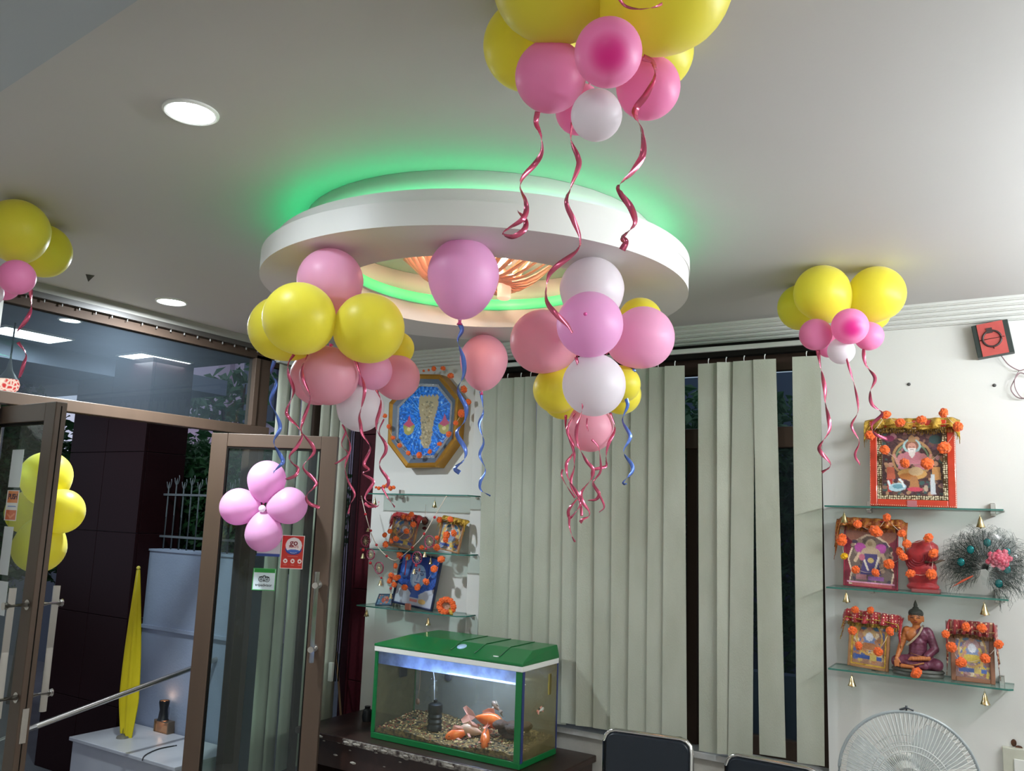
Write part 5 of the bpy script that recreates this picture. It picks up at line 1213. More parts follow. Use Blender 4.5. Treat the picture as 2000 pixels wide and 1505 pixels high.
# ceiling hook mark & specks
q = PL(167, 535, 2, HC); bm = NB(); prism(bm, [q+Vector((0, 0, -.001)), q+Vector((.02, .035, -.002)), q+Vector((-.02, .03, -.03))], (.004, 0, 0)); obj('ceiling_hook', bm, mat('hook_dark', '#3c3a36', .6), label='small dark broken bracket on the ceiling near the transom', cat='hook')
# switchboard bottom right
sx0 = PL(1957, 1457, 1, 4.77); sx1 = PL(2040, 1467, 1, 4.77)
sb = empty('switch_board', (sx0.x, Y_B, .3), 'cream electric switch board at the lower right corner with a burn mark above', 'switch board')
bm = NB(); box(bm, sx0.x, sx0.x+.26, 4.765, Y_B-.001, sx0.z-.19, sx0.z); bev(bm, .004); obj('back_box', bm, mat('board_cream', '#c2c2b2', .5, noise=.3, nscale=20, col2='#a8a896'), sb)
for i in range(3):
    bm = NB(); box(bm, sx0.x+.045+i*.06, sx0.x+.095+i*.06, 4.757, 4.766, sx0.z-.11, sx0.z-.045); bev(bm, .003); obj('switch', bm, whitepl, sb)
bm = NB(); q = PL(1980, 1450, 1, 4.795); ball(bm, q+Vector((.0, 0, 0)), .012, 2, (1.0, .2, 1.4)); ball(bm, q+Vector((.02, 0, -.018)), .012, 2, (1.3, .25, .8)); obj('burnt_plaster', bm, mat('burnt', '#6a3c1c', .8, noise=.8, nscale=60, col2='#2a180c'), sb)

# ---------------------------------------------------------------- fish tank and its table
TX0, TX1, TY0, TY1, TZ0, TZ1 = -3.575, -2.50, 4.20, 4.62, .228, .745
tk = empty('fish_tank', ((TX0+TX1)/2, (TY0+TY1)/2, TZ0), 'green framed glass fish tank with green hood on the low dark table', 'fish tank')
bx('base_tray', TX0, TX1, TY0, TY1, TZ0, TZ0+.035, greenpl, tk, b=.003)
bx('corner_post', TX0, TX0+.022, TY0, TY0+.012, TZ0+.035, TZ1, greenpl, tk); bx('corner_post', TX1-.04, TX1, TY0, TY0+.012, TZ0+.035, TZ1, greenpl, tk)
navy = mat('navy_trim', '#2a3468', .4)
bx('corner_seal', TX1-.001, TX1+.003, TY0+.004, TY0+.028, TZ0+.03, TZ1, navy, tk); bx('corner_seal', TX1-.002, TX1+.002, TY1-.012, TY1, TZ0+.03, TZ1, navy, tk)
bx('corner_post', TX0, TX0+.012, TY1-.012, TY1, TZ0+.035, TZ1, greenpl, tk)
tg1 = glass('tank_glass', (.93, .95, .93), .01, haze=.02, hazecol=(.45, .48, .5)); tg2 = glass('tank_glass_algae', (.82, .80, .68), .05, haze=.30, hazecol=(.20, .17, .08), hnoise=.22, hscale=6)
bx('glass_pane', TX0+.02, TX1-.04, TY0+.004, TY0+.009, TZ0+.035, TZ1, tg1, tk); bx('condensation', TX0+.022, TX1-.04, TY0+.0095, TY0+.0105, TZ1-.075, TZ1, glass('fogged_glass', (.85, .9, 1), .1, haze=.55, hazecol=(.75, .85, 1), hnoise=.25, hscale=14, fog=1), tk); bx('glass_pane', TX1-.006, TX1-.001, TY0+.012, TY1-.012, TZ0+.035, TZ1, tg2, tk)
bx('glass_pane', TX0+.012, TX1-.012, TY1-.008, TY1-.003, TZ0+.035, TZ1, glass('tank_back_glass', (.85, .84, .76), .05, haze=.36, hazecol=(.42, .44, .48), hnoise=.12, hscale=4), tk); bx('glass_pane', TX0+.002, TX0+.007, TY0+.012, TY1-.012, TZ0+.035, TZ1, tg2, tk)
bx('water', TX0+.02, TX1-.012, TY0+.011, TY1-.011, TZ0+.036, TZ1-.075, glass('water', (.93, .93, .86), .02, haze=.03, hazecol=(.4, .38, .25), ior=1.15), tk)
bx('white_rim', TX0-.004, TX1+.004, TY0-.006, TY1, TZ1, TZ1+.03, whitepl, tk, b=.003)
bm = NB(); a0, a1, b0, b1 = TX0-.006, TX1+.006, TY0-.008, TY1; h0, h1 = TZ1+.03, TZ1+.045
lo = [(a0, b0, h0), (a1, b0, h0), (a1, b1, h0), (a0, b1, h0)]; mi_ = [(a0, b0, h1), (a1, b0, h1), (a1, b1, h1), (a0, b1, h1)]; hi = [(a0+.16, b0+.16, h1+.055), (a1-.03, b0+.16, h1+.055), (a1-.01, b1-.01, h1+.062), (a0+.19, b1-.01, h1+.062)]
vs = [[bm.verts.new(q) for q in L] for L in (lo, mi_, hi)]
for A, B in zip(vs, vs[1:]):
    for i in range(4): bm.faces.new((A[i], A[(i+1) % 4], B[(i+1) % 4], B[i]))
bm.faces.new(vs[2]); bm.faces.new(vs[0][::-1]); bmesh.ops.recalc_face_normals(bm, faces=bm.faces); bev(bm, .004); hood = obj('hood', bm, greenpl, tk)
for f_ in (.46, .62, .78):
    x_ = TX0+(TX1-TX0)*f_+.06; bm = NB(); tube(bm, [(x_, TY0+.03, h1+.018), (x_+.0, TY0+.158, h1+.0575), (x_+.02, TY1-.02, h1+.063)], .0025, 5); obj('hood_rib', bm, mat('green_dark', '#0a5c2c', .4), hood)
for x_, y_, s_, c_ in ((-2.98, 4.29, .03, '#a8c8e8'), (-2.70, 4.235, .02, '#dfe4e0')):
    bm = NB(); zz = h1+.055*(y_-b0)/.16; n_ = Vector((0, -.055, .16)).normalized()
    lathe(bm, [(0, .002), (s_, .002), (s_, 0)], (x_, y_, zz), axis=n_, seg=24, sy=1.0 if s_ > .025 else .25); obj('label_sticker', bm, mat('sticker_'+c_[1:], c_, .4), hood)
bm = NB(); tube(bm, [(TX0+.25, TY0+.17, TZ1-.018), (TX1-.12, TY0+.17, TZ1-.018)], .013, 12); obj('tank_lamp', bm, mat('tank_led', '#d8e4ff', .4, emit=14, emcol='#9cb8ff'), tk, label='blue white glowing lamp tube')
light('tank_lamp_light', 'AREA', (-2.85, TY0+.2, TZ1-.04), 6, (.55, .66, 1), .6, .05)
bx('lamp_reflector', TX0+.2, TX1-.05, TY0+.1, TY0+.3, TZ1-.003, TZ1-.0005, mat('reflector_white', '#dfe6f4', .4), tk)
# gravel
bm = NB(); nx, ny = 60, 24; g = []; rr = random.Random(8)
for i in range(nx+1):
    row = []
    for j in range(ny+1):
        u, v = i/nx, j/ny; z = TZ0+.055+.04*v+.012*math.sin(u*9)+rr.random()*.008; row.append(bm.verts.new((TX0+.022+u*(TX1-TX0-.036), TY0+.013+v*(TY1-TY0-.026), z)))
    g.append(row)
for i in range(nx):
    for j in range(ny): bm.faces.new((g[i][j], g[i+1][j], g[i+1][j+1], g[i][j+1])).smooth = True
for a in range(nx):
    f = [g[a][0], g[a+1][0]]; q = [bm.verts.new((v.co.x, v.co.y, TZ0+.037)) for v in f]; bm.faces.new((f[0], f[1], q[1], q[0]))
obj('gravel_bed', bm, mat('gravel', '#8c7040', .8, noise=1, nscale=40, col2='#24180c', bump=1, bscale=120), tk, kind='stuff')
bm = NB()
for _ in range(1100):
    x_ = rr.uniform(TX0+.03, TX1-.02); v = rr.random(); ball(bm, (x_, TY0+.018+v*(TY1-TY0-.04), TZ0+.060+.04*v+.012*math.sin((x_-TX0)/(TX1-TX0)*9)), rr.uniform(.003, .009), 1, (1, 1, .6), mi=rr.choice((0, 0, 1, 2, 3)))
obj('pebbles', bm, [mat('peb_cream', '#c0aa78', .6), mat('peb_red', '#803420', .6), mat('peb_green', '#1c3a24', .6), mat('peb_dark', '#2a1c12', .6)], tk, kind='stuff')
bm = NB(); lathe(bm, [(0, 0), (.045, 0), (.047, .02), (.040, .035), (.046, .05), (.040, .065), (.046, .08), (.04, .095), (.046, .11), (.043, .15), (.03, .158), (.012, .16), (.012, .175), (0, .175)], (PL(848, 1430, 1, 4.35).x, 4.35, TZ0+.075), seg=20); obj('sponge_filter', bm, black, tk, smooth=True)
q = PL(848, 1380, 1, 4.35); bm = NB(); tube(bm, [(q.x, 4.35, TZ0+.245), (q.x-.03, 4.38, TZ0+.36), (q.x-.09, 4.42, TZ1-.04)], .0025, 6); obj('air_tube', bm, mat('tube_clear', '#c8ccd8', .3), tk)
q = PL(816, 1366, 1, 4.38); bm = NB(); tube(bm, [(q.x, 4.38, q.z), (q.x+.01, 4.38, q.z+.09), (q.x+.005, 4.38, TZ1-.05)], .0015, 5); ball(bm, (q.x, 4.38, q.z-.01), .016, 2, (1, .5, 1.2)); obj('hanging_feeder', bm, mat('feeder_tan', '#7c5a48', .5), tk)
q0 = PL(742, 1282, 1, 4.45); q1 = PL(786, 1322, 1, 4.45); bx('filter_box', max(q0.x, TX0+.02), q1.x, 4.42, 4.50, q1.z, q0.z, black, tk, b=.006)
q = PL(875, 1322, 1, 4.6); bm = NB(); ball(bm, (q.x, TY1-.02, q.z), .028, 2, (1, .3, 1)); obj('suction_cup', bm, mat('cup_grey', '#3c3e48', .5), tk)
q = PL(1072, 1335, 0, TX1-.02); bx('thermometer', TX1-.02, TX1-.008, q.y-.012, q.y+.012, q.z-.06, q.z+.06, mat('thermo_yellow', '#a8942c', .4), tk, b=.003)
bm = NB()
for (x_, y_) in ((843,1325),(848,1331),(852,1329),(847,1339),(851,1364)): ball(bm, PL(x_, y_, 1, 4.36), .004, 1)
obj('bubbles', bm, glass('bubble', (.95, .97, 1), .05, haze=.2, hazecol=(.8, .85, .95)), tk, kind='stuff')
q = PL(1000, 1450, 1, 4.4); bm = NB()
for _ in range(16): ball(bm, (q.x+rr.uniform(-.09, .06), 4.42+rr.uniform(-.05, .08), TZ0+.10+rr.random()*.07), rr.uniform(.02, .04), 2, (1.2, 1, .7))
o = obj('rock', bm, mat('rock_brown', '#4c3020', .8, noise=.8, nscale=25, col2='#1c140c', bump=1, bscale=50), tk); remesh(o, .008, 2)
# fish
fishm = mat('goldfish', '#e05a14', .3, noise=.5, nscale=25, col2='#f49a50', coat=.4); finm = mat('fish_fin', '#e8b0a0', .4, trans=.4); gfish = mat('grey_fish', '#6a6058', .35, noise=.5, nscale=30, col2='#b08060')
def fish(px, py, y, L_, heading, pitch_, mt, label, fin=finm):
    c = PL(px, py, 1, y); X = Vector((math.cos(R_(heading))*math.cos(R_(pitch_)), math.sin(R_(heading))*math.cos(R_(pitch_)), math.sin(R_(pitch_)))); Zv = Vector((0, 0, 1)); Yv = Zv.cross(X).normalized(); Zv = X.cross(Yv)
    f = empty('fish', c, label, 'fish'); bm = NB(); prof = [(-.5, .02), (-.42, .07), (-.25, .15), (0, .22), (.2, .23), (.36, .17), (.46, .09), (.5, .02)]
    rings = [[bm.verts.new(c+X*t*L_+Yv*r*L_*.62*math.cos(a)+Zv*r*L_*math.sin(a)) for a in [k*math.pi/7 for k in range(14)]] for t, r in prof]
    for a, b in zip(rings, rings[1:]):
        for k in range(14): bm.faces.new((a[k], a[(k+1) % 14], b[(k+1) % 14], b[k])).smooth = True
    bm.faces.new(rings[0]); bm.faces.new(rings[-1][::-1]); bmesh.ops.recalc_face_normals(bm, faces=bm.faces); obj('body', bm, mt, f)
    def finp(name, pts):
        bm = NB(); vv = [bm.verts.new(c+X*a*L_+Yv*b*L_+Zv*z*L_) for a, b, z in pts]; cen_ = bm.verts.new(sum((v.co for v in vv), Vector())/len(vv)+Yv*.01)
        for i in range(len(vv)-1): bm.faces.new((cen_, vv[i], vv[i+1]))
        bm.faces.new((cen_, vv[-1], vv[0]))
        o = obj(name, bm, fin, f); s = o.modifiers.new('t', 'SOLIDIFY'); s.thickness = .0012
    finp('tail_fin', [(-.46, 0, 0), (-.62, .03, .16), (-.88, .08, .26), (-.98, .06, .18), (-.8, .0, .02), (-.95, -.06, -.16), (-.86, -.08, -.26), (-.62, -.02, -.14)])
    finp('dorsal_fin', [(.18, 0, .2), (.10, .01, .38), (-.1, .02, .34), (-.28, 0, .22), (-.25, 0, .13)])
    finp('side_fin', [(.12, .12, -.08), (-.02, .24, -.24), (-.12, .2, -.2), (0, .12, -.08)]); finp('side_fin', [(.12, -.12, -.08), (-.02, -.24, -.24), (-.12, -.2, -.2), (0, -.12, -.08)])
    bm = NB()
    for s in (-1, 1): ball(bm, c+X*.36*L_+Yv*s*.105*L_+Zv*.04*L_, .025*L_, 1)
    obj('eye', bm, black, f)
fish(956, 1406, 4.42, .19, 10, -5, fishm, 'orange goldfish swimming right, highest of the orange ones')
fish(893, 1434, 4.33, .15, -130, -10, fishm, 'orange goldfish with pale upright fin at the left of the group')
fish(948, 1440, 4.30, .20, -60, -18, fishm, 'deep orange goldfish nearest the glass by the rock')
fish(920, 1426, 4.38, .15, 190, 5, mat('pale_fish', '#b8a090', .3, noise=.5, nscale=25, col2='#d88a60'), 'pale peach goldfish between the orange ones')
fish(968, 1378, 4.45, .085, 160, 25, gfish, 'small grey fish swimming above the goldfish', mat('grey_fin', '#a09080', .4, trans=.4))
fish(1058, 1385, 4.4, .05, 90, 10, mat('white_fish', '#b8b8ac', .3), 'tiny pale fish behind the right side glass')
# table
tbm = mat('worn_dark_lacquer', '#241612', .35, noise=.6, nscale=14, col2='#3a2620'); edge = mat('peeled_edge', '#8c867c', .8, noise=1, nscale=30, col2='#2a1c18', bump=1, bscale=80)
tb = empty('low_table', (-3.2, 4.4, FZ), 'dark peeling low table under the fish tank', 'table')
bx('table_top', -4.12, -2.30, 4.10, 4.755, TZ0-.04, TZ0-.001, tbm, tb, b=.006); bx('top_edge', -3.7, -2.32, 4.085, 4.102, TZ0-.038, TZ0-.004, edge, tb, b=.004)
bx('apron', -4.08, -2.34, 4.13, 4.16, TZ0-.2, TZ0-.04, tbm, tb); bx('side_panel', -4.1, -4.06, 4.12, 4.74, FZ, TZ0-.04, tbm, tb); bx('side_panel', -2.36, -2.32, 4.12, 4.74, FZ, TZ0-.04, tbm, tb); bx('back_panel', -4.08, -2.34, 4.70, 4.73, FZ, TZ0-.04, tbm, tb)
bm = NB()
for _ in range(26):
    x_ = rr.uniform(-3.9, -2.45); z_ = TZ0-.045-rr.random()*.1 if rr.random() < .5 else TZ0-.02; yy = 4.128 if z_ < TZ0-.04 else 4.083
    ball(bm, (x_, yy, z_), rr.uniform(.006, .018), 1, (1.6, .15, .5))
obj('flaked_paint', bm, mat('flake', '#9c968c', .8), tb, kind='stuff')
bm = NB(); lathe(bm, [(0, 0), (.03, 0), (.035, .03), (.03, .07), (.018, .08), (.02, .095), (0, .095)], (PL(716, 1415, 1, 4.5).x, 4.5, TZ0), seg=14); obj('black_pot', bm, black, label='small black pot left of the fish tank', cat='pot', smooth=True)

# cables and stick by the maroon strip
cb = NB()
for i, (x0_, x1_) in enumerate(((678, 655), (682, 660), (674, 652))):
    a = PL(x0_+1, 1010, 0, -4.38+.01*i); b = PL(x1_, 1330, 0, -4.38+.01*i); tube(cb, [Vector((a.x, a.y, 2.2)), a, a.lerp(b, .5)+Vector((.003, .006, 0)), b], .004, 6)
obj('power_cable', cb, blackr, label='bundle of thin dark cables hanging by the side window', cat='cable')
a = PL(652, 1228, 1, 4.85); b = PL(668, 1432, 1, 4.7); bm = NB(); tube(bm, [b, b.lerp(a, .5)+Vector((.005, 0, 0)), a], .008, 8); obj('bamboo_stick', bm, mat('bamboo', '#7c5c40', .6), label='thin bamboo stick leaning in the corner behind the table', cat='stick', smooth=True)
a = PL(648, 1310, 0, -4.36); bx('cable_adapter', a.x-.025, a.x+.012, a.y-.012, a.y+.012, a.z-.07, a.z+.06, whitepl, b=.004, label='white cable adapter hanging beside the bamboo stick', cat='adapter')

# ---------------------------------------------------------------- chairs
def chair(ptl, ptr, z, label):
    """back top corners given by world points; faces away from the wall"""
    a, b = Vector(ptl), Vector(ptr); X = Vector((b.x-a.x, b.y-a.y, 0)).normalized(); w_ = .44; c = Vector(((a.x+b.x)/2, (a.y+b.y)/2, 0)); Fd = Vector((X.y, -X.x, 0))
    r = empty('visitor_chair', (c.x, c.y, FZ), label, 'chair'); Pq = lambda x_, y_, z_: c+X*x_+Fd*y_+Vector((0, 0, z_))
    hw = w_/2; top_ = z; rc_ = .055
    pts = [Pq(-hw, .02, FZ+.45), Pq(-hw, .01, top_-rc_)]+[Pq(-hw+rc_-rc_*math.cos(t), 0, top_-rc_+rc_*math.sin(t)) for t in (R_(30), R_(60), R_(90))]+[Pq(hw-rc_+rc_*math.sin(t), 0, top_-rc_+rc_*math.cos(t)) for t in (0, R_(30), R_(60))]+[Pq(hw, .01, top_-rc_), Pq(hw, .02, FZ+.45)]
    bm = NB(); tube(bm, pts, .011, 10); obj('back_frame', bm, chrome, r, smooth=True)
    bm = NB(); h_ = .36; box(bm, -hw+.008, hw-.008, -.016, .022, top_-h_, top_-.008)
    E2 = [e for e in bm.edges if abs(e.verts[0].co.y-e.verts[1].co.y) > .02]; bmesh.ops.bevel(bm, geom=E2, offset=.05, segments=6, affect='EDGES', profile=.5); bmesh.ops.recalc_face_normals(bm, faces=bm.faces)
    E3 = [e for e in bm.edges if abs(e.verts[0].co.y-e.verts[1].co.y) < .001]; bmesh.ops.bevel(bm, geom=E3, offset=.008, segments=3, affect='EDGES')
    M = Matrix((X, Fd, Vector((0, 0, 1)))).transposed().to_4x4(); M.translation = c; bm.transform(M)
    obj('backrest', bm, mat('black_vinyl', '#151e28', .38, bump=.08, bscale=300), r, smooth=True)
    bm = NB(); box(bm, -.22, .22, .03, .45, FZ+.43, FZ+.48); bev(bm, .015, 3); bm.transform(M); obj('seat', bm, mat('black_vinyl', '#151e28', .38), r, smooth=True)
    for s in (-1, 1):
        bm = NB(); tube(bm, [Pq(s*hw, .02, FZ+.46), Pq(s*hw, -.04, FZ+.011)], .011, 8); obj('leg', bm, chrome, r, smooth=True)
        bm = NB(); tube(bm, [Pq(s*hw, .44, FZ+.46), Pq(s*hw, .46, FZ+.011)], .011, 8); obj('leg', bm, chrome, r, smooth=True)
        bm = NB(); tube(bm, [Pq(s*hw, .02, FZ+.46), Pq(s*hw, .44, FZ+.46)], .011, 8); obj('seat_rail', bm, chrome, r, smooth=True)
zc_ = .56
def chair_px(xl, yl, xr, yr, z, label):
    chair(PL(xl, yl, 2, z), PL(xr, yr, 2, z), z, label)
chair_px(1182, 1422, 1352, 1446, .56, 'black vinyl chair with chrome frame, nearer the fish tank')
chair_px(1420, 1470, 1600, 1504, .49, 'black chrome framed chair right of the other, only its top showing')

# ---------------------------------------------------------------- pedestal fan
fc_ = AT(1775, 1522, 2.58); fr_ = 127*2.58/F; fan = empty('pedestal_fan', (fc_.x, fc_.y+.05, FZ), 'white pedestal fan with round wire guard at the lower right', 'fan')
nrm = (CP-fc_); nrm.z = -.0; nrm.normalize(); nrm = (nrm+Vector((.12, 0, -.02))).normalized(); fx_, fy_, _ = frame_of(nrm)
wire = mat('fan_wire', '#c8cbc8', .4); bm = NB()
for side in (1, -1):
    for i in range(90):
        a = 2*math.pi*i/90; dirv = fx_*math.cos(a)+fy_*math.sin(a); pts = []
        for s in (0.18, .35, .55, .75, .92, 1.0):
            pts.append(fc_+dirv*fr_*s+nrm*side*(.062*(1-s**3)))
        tube(bm, pts, .0011, 4, caps=False)
    for s in (.18, .48, .56 if side > 0 else .6): tube(bm, disc_pts(fc_+nrm*side*.062*(1-s**3), fx_, fy_, fr_*s, 60), .0018, 5, closed=True)
obj('wire_guard', bm, wire, fan)
bm = NB(); tube(bm, disc_pts(fc_, fx_, fy_, fr_, 72), .005, 8, closed=True); obj('guard_rim', bm, mat('rim_grey', '#9aa2a4', .3), fan, smooth=True)
bm = NB(); lathe(bm, [(0, .072), (.03, .071), (.038, .064), (.038, .058)], fc_, axis=nrm, seg=30); obj('hub_badge', bm, wire, fan, smooth=True)
bladem = glass('blade_clear', (.86, .89, .9), .15, haze=.35, hazecol=(.66, .7, .7))
for kx in range(3):
    bm = NB(); prev = None
    for i in range(9):
        s = .2+.7*i/8; a0_ = kx*2.094+.25*s; row = []
        for j in range(7):
            a = a0_+(j/6-.5)*(.9+.25*math.sin(math.pi*i/8)); row.append(bm.verts.new(fc_+(fx_*math.cos(a)+fy_*math.sin(a))*fr_*s+nrm*(.02-.035*j/6)))
        if prev:
            for j in range(6): bm.faces.new((prev[j], prev[j+1], row[j+1], row[j])).smooth = True
        prev = row
    obj('blade', bm, bladem, fan)
bm = NB(); lathe(bm, [(0, .02), (.04, .02), (.045, -.02), (.04, -.06), (.055, -.07), (.05, -.14), (0, -.16)], fc_, axis=nrm, seg=24); obj('motor', bm, whitepl, fan, smooth=True)
bm = NB(); b_ = fc_-nrm*.1; tube(bm, [b_, Vector((b_.x, b_.y, FZ+.04))], .014, 12); obj('pole', bm, whitepl, fan, smooth=True)
bm = NB(); lathe(bm, [(0, .05), (.03, .05), (.06, .03), (.19, .012), (.2, 0), (0, 0)], (b_.x, b_.y, FZ), seg=36); obj('base', bm, whitepl, fan, smooth=True)
q = fc_+fy_*fr_ if fy_.z > 0 else fc_-fy_*fr_; bm = NB(); tube(bm, [q+fx_*-.02+Vector((0, 0, .006)), q+Vector((0, 0, .012)), q+fx_*.02+Vector((0, 0, .004))], .0035, 6); tube(bm, [q, q+Vector((0, 0, .018))], .004, 6); obj('guard_clip', bm, mat('clip_dark', '#3a3f44', .4), fan)

# ---------------------------------------------------------------- outside
GZ = FZ-.1
bx('ground', -16, X_L-.2, -2, 16, GZ-.1, GZ, mat('paving_dark', '#5a5c60', .8, noise=.4, nscale=4, col2='#484a4c'), kind='structure', label='dark ground outside the glass doors')
bx('ground', X_L-.2, 6, 5.1, 16, GZ-.1, GZ, MATS['paving_dark'], kind='structure', label='dark ground outside the back window')
bm = NB(); prism(bm, [(-4.62, .3, HC), (-4.62, 4.5, HC), (-7.6, 4.5, HC), (-7.6, 5.2, HC), (-10, 5.2, HC), (-10, .3, HC)], (0, 0, .12)); bmesh.ops.recalc_face_normals(bm, faces=bm.faces)
obj('porch_ceiling', bm, mat('porch_paint', '#7a8494', .7, noise=.4, nscale=3, col2='#5f6978'), kind='structure', label='grey blue porch ceiling seen through the transom')
bx('porch_beam', -6.9, -6.3, 2.2, 5.1, HC-.14, HC, mat('porch_beam', '#6c7484', .7), kind='structure', label='beam under the porch ceiling')
for (a, b, lab) in (((-6.07, -5.77), (3.85, 4.30), 'square light panel in the porch ceiling, right one through the transom'), ((-6.1, -5.80), (2.86, 3.32), 'square light panel in the porch ceiling at the left edge')):
    pr_ = empty('light_panel', ((a[0]+a[1])/2, (b[0]+b[1])/2, HC), lab, 'ceiling light')
    bx('diffuser', a[0], a[1], b[0], b[1], HC-.012, HC-.004, mat('porch_led', '#ffffff', .4, emit=9, emcol='#f2f6ff'), pr_); bm = NB()
    for q in ((a[0]-.012, a[0], b[0]-.012, b[1]+.012), (a[1], a[1]+.012, b[0]-.012, b[1]+.012), (a[0], a[1], b[0]-.012, b[0]), (a[0], a[1], b[1], b[1]+.012)): box(bm, q[0], q[1], q[2], q[3], HC-.014, HC-.001)
    obj('panel_rim', bm, whitepl, pr_)
# pendant
pt = PL(30, 630, 2, HC); dpp = (pt-CP).dot(FW); pz1 = AT(21, 700, dpp*1.0).z; pz0 = AT(20, 766, dpp).z
pd = empty('pendant_lamp', (pt.x, pt.y, pz0), 'teardrop pendant lamp with glowing red patterned bottom at the left edge', 'lamp')
bm = NB(); tube(bm, [(pt.x, pt.y, HC), (pt.x, pt.y, pz1)], .006, 6); obj('cord', bm, black, pd)
hgt = pz1-pz0; bm = NB(); lathe(bm, [(.004, hgt*1.15), (.008, hgt*.9), (.02, hgt*.62), (.045, hgt*.45), (.062, hgt*.34)], (pt.x, pt.y, pz0), seg=24); obj('neck', bm, mat('pendant_grey', '#8a8c88', .3), pd, smooth=True)
m, t = nt('mosaic_glow'); N_ = t.nodes; L_ = t.links; out = N_.new('ShaderNodeOutputMaterial'); em = N_.new('ShaderNodeEmission'); vo = N_.new('ShaderNodeTexVoronoi'); vo.feature = 'DISTANCE_TO_EDGE'; vo.inputs['Scale'].default_value = 34
tc = N_.new('ShaderNodeTexCoord'); L_.new(tc.outputs['Object'], vo.inputs['Vector']); cr = N_.new('ShaderNodeValToRGB'); cr.color_ramp.elements[0].color = (1, .75, .6, 1); cr.color_ramp.elements[1].position = .25; cr.color_ramp.elements[1].color = (.7, .02, .01, 1)
L_.new(vo.outputs[0], cr.inputs[0]); L_.new(cr.outputs[0], em.inputs[0]); em.inputs[1].default_value = 1.6; L_.new(em.outputs[0], out.inputs[0])
bm = NB(); lathe(bm, [(.062, hgt*.34), (.072, hgt*.2), (.066, hgt*.05), (.04, -.01), (0, -.02)], (pt.x, pt.y, pz0), seg=24); obj('glowing_bowl', bm, m, pd, smooth=True, label='red glowing mosaic glass bowl')
# granite pillar
gp = empty('granite_pillar', (-6.3, 4.15, GZ), 'dark maroon granite clad pillar outside the open doorway', 'pillar')
bx('core', -6.79, -5.83, 4.01, 4.36, GZ, HC, black, gp)
xs = [-6.80, -6.31, -5.81]; zz_ = [GZ, .12, .75, 1.38, 2.0, HC]
for a, b in zip(xs, xs[1:]):
    for c_, d_ in zip(zz_, zz_[1:]): bx('granite_panel', a+.002, b-.002, 3.985, 4.01, c_+.002, d_-.002, granite, gp, b=.002)
for c_, d_ in zip(zz_, zz_[1:]): bx('granite_panel', -5.83, -5.81, 4.012, 4.36, c_+.002, d_-.002, granite, gp, b=.002)
# plaster boundary wall with fence
pw = bx('boundary_wall', -6.6, -4.72, 4.12, 4.30, GZ, 1.25, plaster, kind='structure', label='blue grey plaster boundary wall outside the doors')
zg = PL(370, 1235, 1, 4.12).z; bx('ledge_moulding', -5.81, -4.72, 4.10, 4.12, zg-.012, zg+.012, plaster, pw)
bx('wall_cap', -6.6, -4.72, 4.11, 4.31, 1.25, 1.265, plaster, pw)
fn = empty('metal_fence', (-5.3, 4.2, 1.265), 'pale metal picket fence standing on the plaster boundary wall', 'fence'); fm_ = mat('fence_paint', '#5c6266', .6)
pk = None
for i in range(20):
    x_ = -6.5+.092*i
    if x_ > -4.75: break
    h_ = 1.75+.03*(i % 2)
    bm = NB(); tube(bm, [(0, 0, 0), (0, 0, h_-1.265), (.006, 0, h_-1.265+.03)], [.006, .006, .001], 6)
    tube(bm, [(0, 0, h_-1.30), (.02, 0, h_-1.27), (.028, 0, h_-1.235), (.022, 0, h_-1.215)], .0035, 5); tube(bm, [(0, 0, h_-1.30), (-.02, 0, h_-1.27), (-.028, 0, h_-1.235)], .0035, 5)
    bmesh.ops.translate(bm, verts=bm.verts, vec=(x_, 4.2, 1.265)); obj('picket', bm, fm_, fn)
for z_ in (1.36, 1.68): bx('fence_rail', -6.6, -4.75, 4.19, 4.21, z_-.008, z_+.008, fm_, fn)
# marble ledge
lg = empty('marble_ledge', (-5.2, 3.85, GZ), 'white marble topped ledge outside carrying the yellow flag', 'ledge')
bx('ledge_slab', -5.76, -4.62, 3.60, 4.10, -.025, 0, marble, lg, b=.004); bx('ledge_body', -5.74, -4.62, 3.62, 4.10, GZ, -.025, marble, lg)
# flag
fp = PL(240, 1440, 2, .0); ft = AT(270, 1112, (fp-CP).dot(FW)+.02); fl = empty('yellow_flag', fp, 'furled yellow flag drooping on a short stand on the ledge', 'flag')
bm = NB(); lathe(bm, [(0, 0), (.045, 0), (.04, .012), (.012, .02), (.01, .05), (0, .05)], fp, seg=16); obj('stand', bm, mat('stand_grey', '#5c5a50', .5), fl, smooth=True)
bm = NB(); tube(bm, [fp, Vector((ft.x, ft.y, ft.z+.01))], .008, 8); ball(bm, Vector((ft.x, ft.y, ft.z+.012)), .014, 2); obj('pole', bm, mat('flag_pole', '#c8b848', .5), fl)
bm = NB(); prev = None; n = 36
for j in range(25):
    t = j/24; c = ft.lerp(fp+Vector((0, 0, .03)), t); rad = .010+.040*math.sin(min(1, t*1.2)*math.pi*.5)*(1 if t < .8 else 1-.5*(t-.8)/.2); row = []
    for i in range(n):
        a = 2*math.pi*i/n; r_ = rad*(1+.28*math.sin(5*a+t*1.4)+.1*math.sin(9*a)); row.append(bm.verts.new(c+RT*(r_*math.cos(a)+.02*t)+Vector((0, 1, 0))*r_*.5*math.sin(a)+Vector((0, 0, -.09*max(0, math.cos(a))*(t > .55)*(t-.55)))))
    if prev:
        for i in range(n): bm.faces.new((prev[i], prev[(i+1) % n], row[(i+1) % n], row[i])).smooth = True
    prev = row
obj('flag_cloth', bm, mat('flag_yellow', '#d8c40c', .6, trans=.15), fl)
